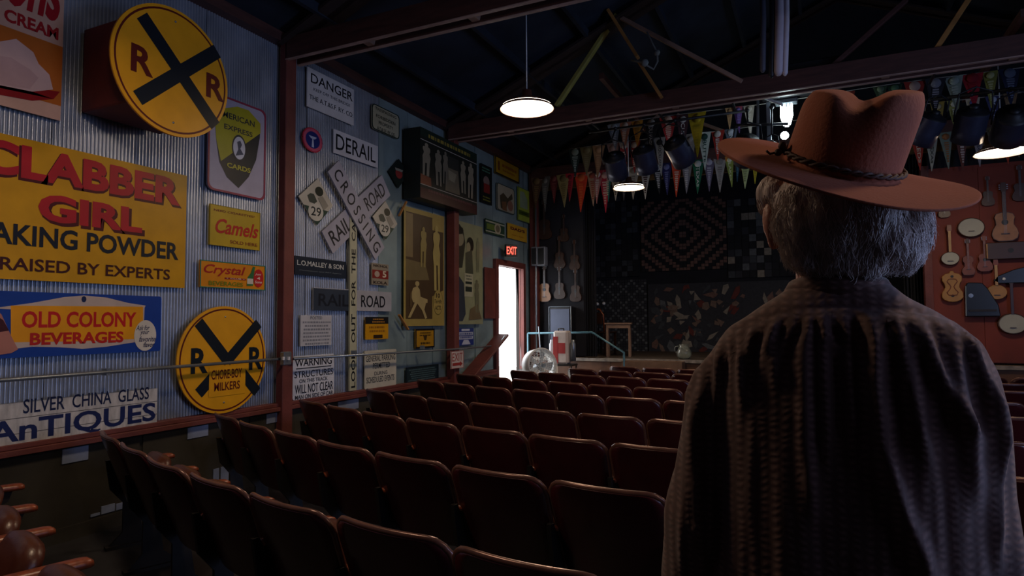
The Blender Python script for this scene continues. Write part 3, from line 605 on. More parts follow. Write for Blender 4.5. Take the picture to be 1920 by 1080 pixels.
sign('framed_notice', 'small black framed yellow notice left of the second pillar foot', [(779, 617), (815, 616), (814, 652), (779, 653)], base='#a87c1c', border=('#15161a', .16), el=[
    ('BL', (.2, .15), (.85, .4), 2, 12, '#3c2c14'), ('P', [(.4, .35), (.6, .35), (.55, .6), (.45, .6)], 'emblem', '#3c2c14'), ('BL', (.25, .65), (.8, .85), 1, 13, '#3c2c14')])
sign('blue_notice', 'small blue and white notice right of the second pillar', [(857, 616), (888, 615), (888, 647), (858, 648)], base='#16307c', el=[
    ('R', (.25, .04), (.75, .16), 'white_bar', '#b4bccc'), ('R', (.08, .22), (.95, .4), 'white_bar', '#b4bccc'), ('R', (.06, .46), (.95, .64), 'white_bar', '#b4bccc'), ('P', [(.25, .95), (.38, .68), (.65, .68), (.8, .95)], 'white_bar', '#b4bccc'), ('BL', (.1, .22), (.9, .64), 2, 4, '#3c4c84')])
sign('exit_placard', 'white exit placard with red letters and arrow at the pillar', [(846, 660), (869, 656), (869, 689), (846, 692)], X=-4.64, base='#c4b8b0', border=('#a04038', .04), el=[
    ('T', 'EXIT', (.08, .12), (.92, .58), dict(bold=.0), '#96302c'), ('P', [(.1, .68), (.7, .68), (.7, .6), (.92, .76), (.7, .92), (.7, .84), (.1, .84)], 'arrow', '#96302c')])
sign('grid_notice', 'low dark green notice covered in lines of fine print', [(762, 689), (822, 683), (822, 712), (761, 719)], base='#1a2a30', border=('#101820', .1), el=[('BL', (.06, .12), (.95, .9), 6, 21, '#4c6468')])
tag(MB().box(-.012, .012, -.26, .26, -.42, .42).build('red_board', WOODRED, bevel=.004), 'plain dull red board hung on the wall left of the door', 'board').location = (-4.83, onX((922, 550), -4.83).y, onX((922, 550), -4.83).z)

# lit exit box
E0 = onX((962, 470), -4.62)
M = Matrix.Translation(E0)
M = Matrix.Translation(Vector((-4.66, E0.y, E0.z))) @ Matrix(((.62, 0, .78, 0), (.78, 0, -.62, 0), (0, 1, 0, 0), (0, 0, 0, 1)))
t = empty('exit_sign', M, label='small dark box with glowing red exit letters above the bright doorway', cat='exit sign')
MB().cbox((0, 0, 0), (.22, .21, .06)).build('housing', BLACK, t, bevel=.006)
MB().cbox((-.02, 0, -.1), (.05, .05, .16)).build('bracket', BLACK, t)
text_mesh('lettering', 'EXIT', -.095, -.065, .095, .065, .032, glow('red_led', (1, .05, .03), 5), t, bold=.015)

# conduit with junction box along the wall
pts = [onX(p, -4.68) for p in ((-200, 722), (0, 702), (150, 694), (300, 686), (440, 679), (525, 673))]
t = empty('wall_conduit', tuple(pts[-1]), label='thin steel conduit running level along the sign wall', cat='conduit')
def rel(o, t): o.matrix_local = Matrix.Translation(-t.location); return o
rel(MB().tube([(-4.68, -2.5, 1.17), (-4.68, 2.0, 1.17), (-4.68, pts[-1].y, pts[-1].z)], .014, 8).build('pipe', STEEL, t), t)
P2 = onX((550, 673), -4.68); P3 = onX((848, 655), -4.68)
rel(MB().tube([P2, P3, (-4.68, 9.4, P3.z)], .013, 8).build('pipe', STEEL, t), t)
rel(MB().cbox(onX((536, 672), -4.64), (.06, .10, .13)).build('junction_box', STEEL, t, bevel=.008), t)
rel(MB().cbox(onX((531, 672), -4.6), (.02, .02, .03)).cbox(onX((541, 672), -4.6), (.02, .02, .03)).build('cover_screw', PALEP, t), t)
for yy in (3.0, 5.8, 7.2): rel(MB().cbox((-4.7, yy, 1.17 + (yy - 2) * .004), (.06, .03, .05)).build('clip', STEEL, t), t)
# leaning plank rail by the door
a = onX((872, 712), -4.66); b_ = onX((942, 628), -4.66)
t = tag(MB().bar(a, b_, .04, .24, up=(1, 0, 0)).build('stair_rail_board', WOODRED, bevel=.006), 'wide red board rising diagonally beside the doorway', 'rail')
MB().tube([onX((905, 690), -4.58), onX((946, 630), -4.58)], .008, 6).build('cord', STEEL, t)

# ------------------------------------------------------------------ theatre seats
BT, BB, BW, BR_ = .80, .345, .272, .075
def back_y(x, z): return (BT - z) * .36 + .55 * x * x
def hw(z):
    h = BW - .02 * (BT - z) / .45
    if z > BT - BR_: h -= BR_ - math.sqrt(max(0, BR_ ** 2 - (z - (BT - BR_)) ** 2))
    if z < BB + .05: h -= .05 - math.sqrt(max(0, .05 ** 2 - ((BB + .05) - z) ** 2))
    return h
zs = [BT, BT - .005, BT - .02, BT - .04, BT - BR_, .66, .58, .5, BB + .05, BB + .02, BB + .004, BB]
def seat_back():
    m = MB(); nc = 11; vs = []
    for s, off in ((0, 0), (1, .028)):
        for z in zs:
            h = max(hw(z), .01)
            for j in range(nc):
                x = h * (-1 + 2 * j / (nc - 1)); vs.append((x, back_y(x, z) + off, z))
    n = len(zs); fs = []
    for i in range(n - 1):
        for j in range(nc - 1):
            a = i * nc + j; fs.append((a, a + nc, a + nc + 1, a + 1)); a += n * nc; fs.append((a, a + 1, a + nc + 1, a + nc))
    for i in range(n - 1):
        for j in (0, nc - 1): a = i * nc + j; b = a + n * nc; fs.append((a, b, b + nc, a + nc) if j == 0 else (a, a + nc, b + nc, b))
    for j in range(nc - 1):
        for i in (0, n - 1): a = i * nc + j; b = a + n * nc; fs.append((a, a + 1, b + 1, b) if i == 0 else (a, b, b + 1, a + 1))
    m.add(vs, fs, 0, True)
    return m
def seat_trim():
    L = [(-hw(z), z) for z in reversed(zs[:9])]; T = [(-hw(BT) + 2 * hw(BT) * k / 8, BT) for k in range(1, 8)]; Rr = [(hw(z), z) for z in zs[:9]]
    return MB().tube([(x, back_y(x, z) + .012, z + .003) for x, z in L + T + Rr], .012, 6, sq=1.5)
def side_frame(x):
    m = MB()
    poly = [(.10, .02), (.38, .02), (.36, .05), (.30, .10), (.27, .3), (.30, .44), (.42, .50), (.44, .56), (.12, .56), (.10, .60), (.07, .60), (.10, .4), (.18, .3), (.18, .1)]
    m.prism(poly, x - .012, x + .012, M=Matrix(((0, 0, 1, 0), (1, 0, 0, 0), (0, 1, 0, 0), (0, 0, 0, 1))))
    m.box(x - .035, x + .035, .08, .40, 0, .022)
    return m
def arm_rest(x):
    m = MB(); prof = [(-.032, -.004), (-.036, .012), (-.026, .03), (.026, .03), (.036, .012), (.032, -.004)]; vs = []; n = 6
    st = [(.03, .7), (.06, .95), (.14, 1), (.3, 1.05), (.37, 1.0), (.395, .9), (.41, .6)]
    for y, s in st:
        for p in prof: vs.append((x + p[0] * s, y + .085, .565 + p[1] * (s if s < 1 else 1)))
    fs = [(i * n + k, (i + 1) * n + k, (i + 1) * n + (k + 1) % n, i * n + (k + 1) % n) for i in range(len(st) - 1) for k in range(n)]
    fs += [list(range(n)), [(len(st) - 1) * n + k for k in range(n)][::-1]]
    return m.add(vs, fs, 0, True)
def cushion():
    m = MB(); n = 20; vs = []; k = 5                # folded up seat: a fat rounded shell
    M = Matrix.Translation((0, .22, .36)) @ Matrix.Rotation(R(66), 4, 'X') @ Matrix.Scale(.8, 4, (0, 1, 0))
    for a, s in ((-.035, .86), (-.03, .97), (.0, 1.0), (.035, .95), (.055, .7)):
        for i in range(n):
            q = 2 * PI * i / n; x = abs(math.cos(q)) ** .55 * math.copysign(1, math.cos(q)) * .215 * s; y = .2 + abs(math.sin(q)) ** .55 * math.copysign(1, math.sin(q)) * .2 * s
            vs.append((x, y, a))
    fs = [(i * n + j, i * n + (j + 1) % n, (i + 1) * n + (j + 1) % n, (i + 1) * n + j) for i in range(4) for j in range(n)]
    fs += [list(range(n))[::-1], [4 * n + j for j in range(n)]]
    return m.add(vs, fs, 0, True, M)
def make_seat(last):
    t = empty('theatre_seat')
    seat_back().build('backrest', SEATL, t)
    seat_trim().build('edge_trim', TRIMM, t)
    cushion().build('seat_cushion', CUSH, t)
    MB().tube([(-.25, .27, .40), (.25, .27, .40)], .012, 6).build('hinge_rod', IRON, t)
    side_frame(-.285).build('side_standard', IRON, t); arm_rest(-.285).build('armrest', ARMW, t)
    if last: side_frame(.285).build('side_standard', IRON, t); arm_rest(.285).build('armrest', ARMW, t)
    return t
SX0, SRR = .3, 10.5
def row_y(y11, x): return y11 + ((x - SX0) ** 2 - (1.1 + SX0) ** 2) / (2 * SRR)
ORD = ['first', 'second', 'third', 'fourth', 'fifth', 'sixth', 'seventh', 'eighth', 'ninth', 'tenth', 'eleventh', 'twelfth', 'thirteenth', 'fourteenth', 'fifteenth', 'sixteenth', 'seventeenth']
ROWS = [(.82, -1.09, 6, 0), (1.78, -1.09, 6, 1), (2.68, -1.12, 6, 2), (3.63, -1.12, 6, 3), (4.61, -1.14, 6, 4), (5.73, -1.26, 6, 5), (6.68, -1.24, 6, 6), (7.72, -1.34, 5, 7), (8.58, -1.2, 4, 8), (9.42, -1.3, 3, 9)]
protoA = protoB = None
for y11, xs, nleft, ri in ROWS:
    st = .572; edges = []; x = xs
    left = [xs]
    for _ in range(nleft):
        sl = (left[-1] - SX0) / SRR; left.append(left[-1] - st / math.sqrt(1 + sl * sl))
    xsr = [xs]
    while xsr[-1] < 4.4:
        sl = (xsr[-1] - SX0) / SRR; xsr.append(xsr[-1] + st / math.sqrt(1 + sl * sl))
    E_ = left[::-1] + xsr[1:]
    idx = 0; n = len(E_) - 1
    for i in range(n):
        xc = (E_[i] + E_[i + 1]) / 2
        if ri <= 1 and -.5 < xc < 1.4: continue            # standing room where the man stands
        if ri == 0 and xc > -.5: continue
        nxt_gap = (i == n - 1) or (ri <= 1 and -.5 < (E_[i + 1] + E_[min(i + 2, n)]) / 2 < 1.4)
        if nxt_gap:
            if protoB is None: protoB = s_ = make_seat(True)
            else: s_ = copy_tree(protoB)
        else:
            if protoA is None: protoA = s_ = make_seat(False)
            else: s_ = copy_tree(protoA)
        jr = random.Random(ri * 50 + i)
        s_.location = (xc, row_y(y11, xc), 0)
        s_.rotation_euler = (jr.uniform(-.012, .012), 0, math.atan((xc - SX0) / SRR) + jr.uniform(-.01, .01))
        rn = 'row nearest the camera' if ri == 0 else ('%s row of seats' % ORD[ri])
        if ri == 9: rn = 'row nearest the stage'
        if xc < 0: lab = 'maroon theatre seat, %s from the sign wall end, %s' % (ORD[idx], rn)
        else: lab = 'maroon theatre seat, %s from the right-hand aisle, %s' % (ORD[n - 1 - i], rn)
        tag(s_, lab, 'seat', 'maroon theatre seats in curved rows')
        idx += 1

# ------------------------------------------------------------------ hanging lamps
BULB = glow('warm_lamp_glow', (1, .86, .66), 7)
ENAM = mat('enamel_white_inside', '#d8cfc0', .4, var=.05)
SHADE = mat('bronze_shade', '#6a4030', .45, .3, var=.15)
def lamp(px, py, Y, rad, label, ztop, power=26):
    c = onY((px, py), Y)
    t = empty('pendant_lamp', (c.x, c.y, c.z), label=label, cat='lamp', group='dish shaded hanging lamps')
    h = rad * .62
    MB().lathe([(rad, 0), (rad * .97, h * .12), (rad * .75, h * .4), (rad * .38, h * .62), (rad * .2, h * .8), (rad * .17, h * 1.15), (.0, h * 1.2)], 32).build('shade', SHADE, t)
    MB().lathe([(rad * .985, .002), (rad * .955, h * .12 - .004), (rad * .74, h * .4 - .006), (rad * .36, h * .6), (.0, h * .61)], 32).build('reflector', ENAM, t)
    MB().lathe([(0, .012), (rad * .6, .014), (rad * .93, .022), (rad * .93, .03), (0, .03)], 32).build('diffuser', BULB, t)
    MB().tube([(0, 0, h * 1.18), (0, 0, ztop - c.z)], .006, 6).build('cord', PALEP, t)
    MB().lathe([(.075, 0), (.07, .02), (.02, .035), (0, .035)], 20, M=Matrix.Translation((0, 0, ztop - c.z - .03)) @ Matrix.Rotation(PI, 4, 'X')).build('ceiling_rose', PALEP, t)
    pl = bpy.data.lights.new('bulb_light', 'POINT'); pl.energy = power * .35; pl.color = (1, .74, .5); pl.shadow_soft_size = .05
    po = bpy.data.objects.new('bulb_light', pl); col.objects.link(po); po.parent = t; po.location = (0, 0, -.07)
    l = bpy.data.lights.new('lamp_light', 'AREA'); l.shape = 'DISK'; l.size = rad * 1.7; l.energy = power; l.color = (1, .72, .48)
    o = bpy.data.objects.new('lamp_light', l); col.objects.link(o); o.parent = t; o.location = (0, 0, .006)
    return t
lamp(988, 205, 5.6, .262, 'nearest hanging lamp with glowing dish shade in mid air', roofz(-2.4) - .02)
lamp(1179, 353, 9.5, .238, 'small hanging lamp with dish shade in front of the pennants', onY((1179, 205), 9.5).z, 16)
lamp(1879, 287, 9.2, .282, 'hanging lamp with dish shade right of the cowboy hat', onY((1872, 103), 9.2).z, 14)
for i, (px, py, Y) in enumerate(((1179, 205, 9.5), (1872, 103, 9.2))):
    v = onY((px, py), Y); vx = onY(((1179, 1879)[i], 287), Y).x
    tag(MB().box(vx - .03, vx + .03, 8.12, 11.03, v.z, v.z + .08).build('ceiling_joist', BEAM), ['thin joist carrying the small lamp between two trusses', 'thin joist carrying the right-hand lamp between two trusses'][i], 'joist')
def lampw(x, y, z, label, power):
    q = CAMP; t = lamp(988, 205, 5.6, .262, label, roofz(-2.4), power)
    t.location = (x, y, z); return t
lampw(-2.7, 1.75, 3.55, 'hanging lamp above the nearest seats, outside the picture', 20)
lampw(1.6, 2.2, 3.6, 'hanging lamp above the right-hand seats, outside the picture', 16)
# tubes hanging from the roof
for i, (p0, p1, r_, m_, lb) in enumerate([((1428, -60), (1432, 140), .03, mat('dull_tube', '#4a4a55', .5), 'dim slim tube hanging from the roof, leftmost of the bundle'), ((1446, -60), (1448, 150), .028, BLACK, 'black cable bundle hanging between the pale tubes'),
        ((1460, -60), (1461, 146), .045, mat('pale_tube', '#c4b8c0', .5), 'thick pale tube hanging from the roof beside the black bundle'), ((1474, -60), (1473, 146), .028, mat('pale_tube2', '#d4cad0', .5), 'slim pale tube hanging from the roof, rightmost of the bundle')]):
    a = onY(p0, 7.0); b_ = onY(p1, 7.0); b_.y -= .15
    a.z = min(a.z, roofz(a.x) + .02)
    o = MB().tube([a, a.lerp(b_, .5) + Vector((.01, 0, 0)), b_, b_ - Vector((0, 0, .03))], [r_, r_, r_, r_ * .4], 10).build('hanging_tube', m_)
    tag(o, lb, 'tube', 'tubes hanging from the roof peak')
# dark duct box behind the tubes
o = MB().cbox(onY((1500, 150), 8.4), (.9, .5, .28)).build('duct_box', mat('black_duct', '#0d0f16', .8), bevel=.02)
tag(o, 'black boxy duct above the hat between the truss halves', 'duct')

# ------------------------------------------------------------------ stage spotlights
CANB = mat('bluish_lit_can', '#484c62', .35, .5, var=.2)  # barrels of black cans; the bluish light on them is put into this colour
def can(px, py, Y, dia, tilt, yaw, label, hang):
    c = onY((px, py), Y); r = dia / 2; L = dia * 1.15
    t = empty('spotlight_can', tuple(c), (R(-tilt), 0, R(yaw)), label, 'spotlight', 'black stage spotlights in front of the pennants')
    MB().lathe([(0, .02), (r * .5, .02), (r * .52, 0), (r * .9, -.005), (r, -.03)], 24).build('back_cap', BLACK, t)
    MB().lathe([(r, -.03), (r, -L * .6), (r * 1.02, -L), (r * .97, -L), (r * .95, -.05)], 24).build('barrel', CANB, t)
    MB().lathe([(r * .3, .021), (r * .3, .05), (0, .05)], 16).build('lamp_socket', BLACK, t)
    inv = Matrix.Rotation(R(-tilt), 4, 'X').inverted()
    up_ = inv @ Vector((0, 0, 1)); st_ = Vector((0, .07, r * 1.45)); tgt = t.matrix_basis.inverted() @ Vector((c.x, 8.45, hang)); MB().tube([st_, tgt], .012, 6).ball(tgt, .03, 8).build('stem', BLACK, t)
    MB().tube([Vector((-r * 1.1, 0, -L * .35)), Vector((-r * 1.15, .0, 0)), Vector((-r * 1.0, .05, r * 1.1)), Vector((0, .07, r * 1.45)), Vector((r * 1.0, .05, r * 1.1)), Vector((r * 1.15, 0, 0)), Vector((r * 1.1, 0, -L * .35))], .009, 6).build('yoke', BLACK, t)
    return t
for (px, py, dia, ti, ya, lb) in [(1151, 292, .29, -48, 4, 'spotlight can leftmost, above the small hanging lamp'), (1205, 278, .29, -38, -4, 'spotlight can second from left, barrel in bluish light'), (1263, 265, .31, -52, -20, 'spotlight can third from left beside the yellow pennant'),
        (1401, 262, .30, -55, 10, 'spotlight can just above the left hat brim'), (1448, 270, .13, -50, 0, 'tiny spotlight can nearest the bright work lamp'), (1752, 216, .29, -40, 40, 'spotlight can right beside the hat crown'), (1826, 205, .31, -38, 10, 'spotlight can above the right hanging lamp'), (1902, 212, .33, -60, 0, 'spotlight can at the right picture edge')]:
    can(px, py, 8.35, dia, ti, ya, lb, 4.16 if px < 1500 else onY((1705, 192), 8.45).z)
a = onY((1705, 192), 8.45); b_ = onY((1990, 186), 8.45)
def hook(b_, xs, z):
    for x in xs: b_.box(x - .012, x + .012, 8.12, 8.47, max(z, 4.18) - .01, max(z, 4.18) + .012).box(x - .012, x + .012, 8.44, 8.46, min(z, 4.18), max(z, 4.19))
    return b_
tag(hook(MB().tube([(a.x, 8.45, a.z), (RX - .1, 8.45, a.z)], .02, 8), (a.x + .2, 3.5, 5.5), a.z).build('lighting_pipe', BLACK), 'black horizontal pipe carrying the right-hand spotlights', 'pipe')
a2 = onY((1380, 235), 8.45); b2 = onY((1478, 232), 8.45)
tag(hook(MB().tube([(a2.x - 1.95, 8.45, 4.16), (a2.x + .15, 8.45, 4.16)], .018, 8), (a2.x - 1.8, a2.x - .9, a2.x), 4.16).build('lighting_pipe', BLACK), 'black horizontal pipe over the left-hand spotlights', 'pipe')
tag(MB().tube([a2, b2], .018, 8).build('lighting_pipe', BLACK), 'short black pipe crossing in front of the bright work lamp', 'pipe')
for k, (px, lb) in enumerate(((1421, 'bright vertical steel hanger bar left of the steel strut'), (1440, 'wide bright steel strut left of the work lamp'))):
    q0 = onY((px, 188), 8.6); q1 = onY((px + (3 if k else 0), 300 if k == 0 else 268), 8.6)
    tag(MB().bar(q0, q1, .03 if k == 0 else .05, .03).build('steel_strut', STEEL, bevel=.003), lb, 'strut')
q = [onY(p, 8.5) for p in ((1345, 193), (1432, 183), (1466, 196), (1466, 200))]
tag(MB().tube(q, .018, 6).build('steel_channel', PALEP), 'pale bent steel channel at the end of the truss chord', 'frame')
# bright cold work lamp
c = onY((1475, 218), 8.6)
t = empty('work_lamp', tuple(c), label='dazzling white work lamp beside the hat crown', cat='lamp')
COLD = glow('cold_tube_glow', (.80, .97, 1.0), 18)
for k in range(4): MB().tube([(-.06 + k * .04, 0, .15), (-.055 + k * .036, .0, .0), (-.03 + k * .02, .01, -.14 + .02 * abs(k - 1.5))], [.012, .02, .012], 8).build('light_tube', COLD, t)
MB().cbox((0, .03, .19), (.26, .12, .06)).build('housing', STEEL, t, bevel=.01)
MB().ball((-.03, 0, -.24), (.05, .05, .05), 12).build('bulb', COLD, t)

# ------------------------------------------------------------------ pennants on three strings
LINES = {1: (11.0, 4.235), 2: (10.0, 4.40), 3: (9.0, 4.40)}
SM_ = [0]
def pennant(px, row, wpx, lpx, c, txt=None, hc=None, lab='', tc='#d8d2c4', bandc=None):
    Y, Z = LINES[row]; x = onY((px, 300), Y).x
    p0 = onY((px - wpx / 2, 300), Y).x; p1 = onY((px + wpx / 2, 300), Y).x; W = p1 - p0
    ztop = Z; py = 300
    # length in metres from pixels at that depth
    g0 = onY((px, 250), Y).z; g1 = onY((px, 250 + lpx), Y).z; L = g0 - g1
    SM_[0] += 1; rr = random.Random(SM_[0])
    t = empty('felt_pennant', (x, Y - .006 * (SM_[0] % 3), ztop), (R(rr.uniform(-4, 2)), R(rr.uniform(-3, 3)), R(rr.uniform(-12, 12))), lab, 'pennant', 'felt pennants on the %s string' % {1: 'lowest', 2: 'middle', 3: 'topmost'}[row])
    m = mat('felt_' + c.strip('#'), c, .85, var=.15, scale=12)
    n = 7; vs = []
    for i in range(n + 1):
        f = i / n; w_ = W / 2 * (1 - f) + .004; yy = .012 * math.sin(f * 5 + SM_[0])
        vs += [(-w_, yy - .002, -L * f), (w_, yy - .002, -L * f), (w_, yy + .002, -L * f), (-w_, yy + .002, -L * f)]
    fs = []
    for i in range(n):
        a = 4 * i
        for k in range(4): fs.append((a + k, a + (k + 1) % 4, a + 4 + (k + 1) % 4, a + 4 + k)[::-1])
    fs += [(0, 1, 2, 3), (4 * n + 3, 4 * n + 2, 4 * n + 1, 4 * n)]
    MB().add(vs, fs).build('felt', m, t)
    MY = Matrix(((1, 0, 0, 0), (0, 0, -1, 0), (0, 1, 0, 0), (0, 0, 0, 1)))
    b = MB()
    if hc: MB().prism([(-W / 2 * .98, 0), (W / 2 * .98, 0), (W / 2 * .80, -L * .16), (-W / 2 * .80, -L * .16)], .012, .016, M=MY).build('header_band', mat('felt_' + hc.strip('#'), hc, .85), t)
    q = MB(); q.lathe([(W * .27, .013), (W * .27, .017), (0, .017)], 12, M=MY @ Matrix.Translation((0, -L * .13, 0))) 
    k0 = .30
    if txt:
        o = text_mesh('lettering', txt, 0, -W * .16, L * .58, W * .16, 0, mat('felt_' + tc.strip('#'), tc, .85), t, bold=.01)
        for v in o.data.vertices:
            f = v.co.x / (L * .6); s = 1 - .6 * f
            v.co = (v.co.y * s, -.018, -L * .22 - v.co.x)
        # read downwards: letter tops point right
    else:
        y_ = L * .28
        while y_ < L * .8:
            hgt = rr.uniform(.03, .05) * L; ww = W / 2 * (1 - y_ / L) * rr.uniform(.4, .62)
            q.flat([(-ww, -y_ - hgt), (ww, -y_ - hgt), (ww, -y_), (-ww, -y_)], .018, M=MY); y_ += hgt + .022 * L
    o = q.build('emblem_print', mat('felt_' + tc.strip('#'), tc, .85), t); o['kind'] = 'stuff'
    return t
def tie(row, a, b):
    Y, Z = LINES[row]; pts = [(a + (b - a) * k / 24, Y + .01, Z + .006 + .012 * math.sin(k * .7)) for k in range(25)]
    tag(MB().tube(pts, .005, 5).build('pennant_string', mat('string_white', '#b4aca0', .8)), '%s string the pennants hang from' % {1: 'lowest', 2: 'middle', 3: 'topmost'}[row], 'string')
tie(1, -4.7, 5.6); tie(2, onY((1068, 300), 10).x, 5.4); tie(3, onY((1142, 300), 9).x, 5.2)
CN = {}
def plab(cname, row, mark):
    return '%s pennant with %s on the %s string' % (cname, mark, {1: 'lowest', 2: 'middle', 3: 'topmost'}[row])
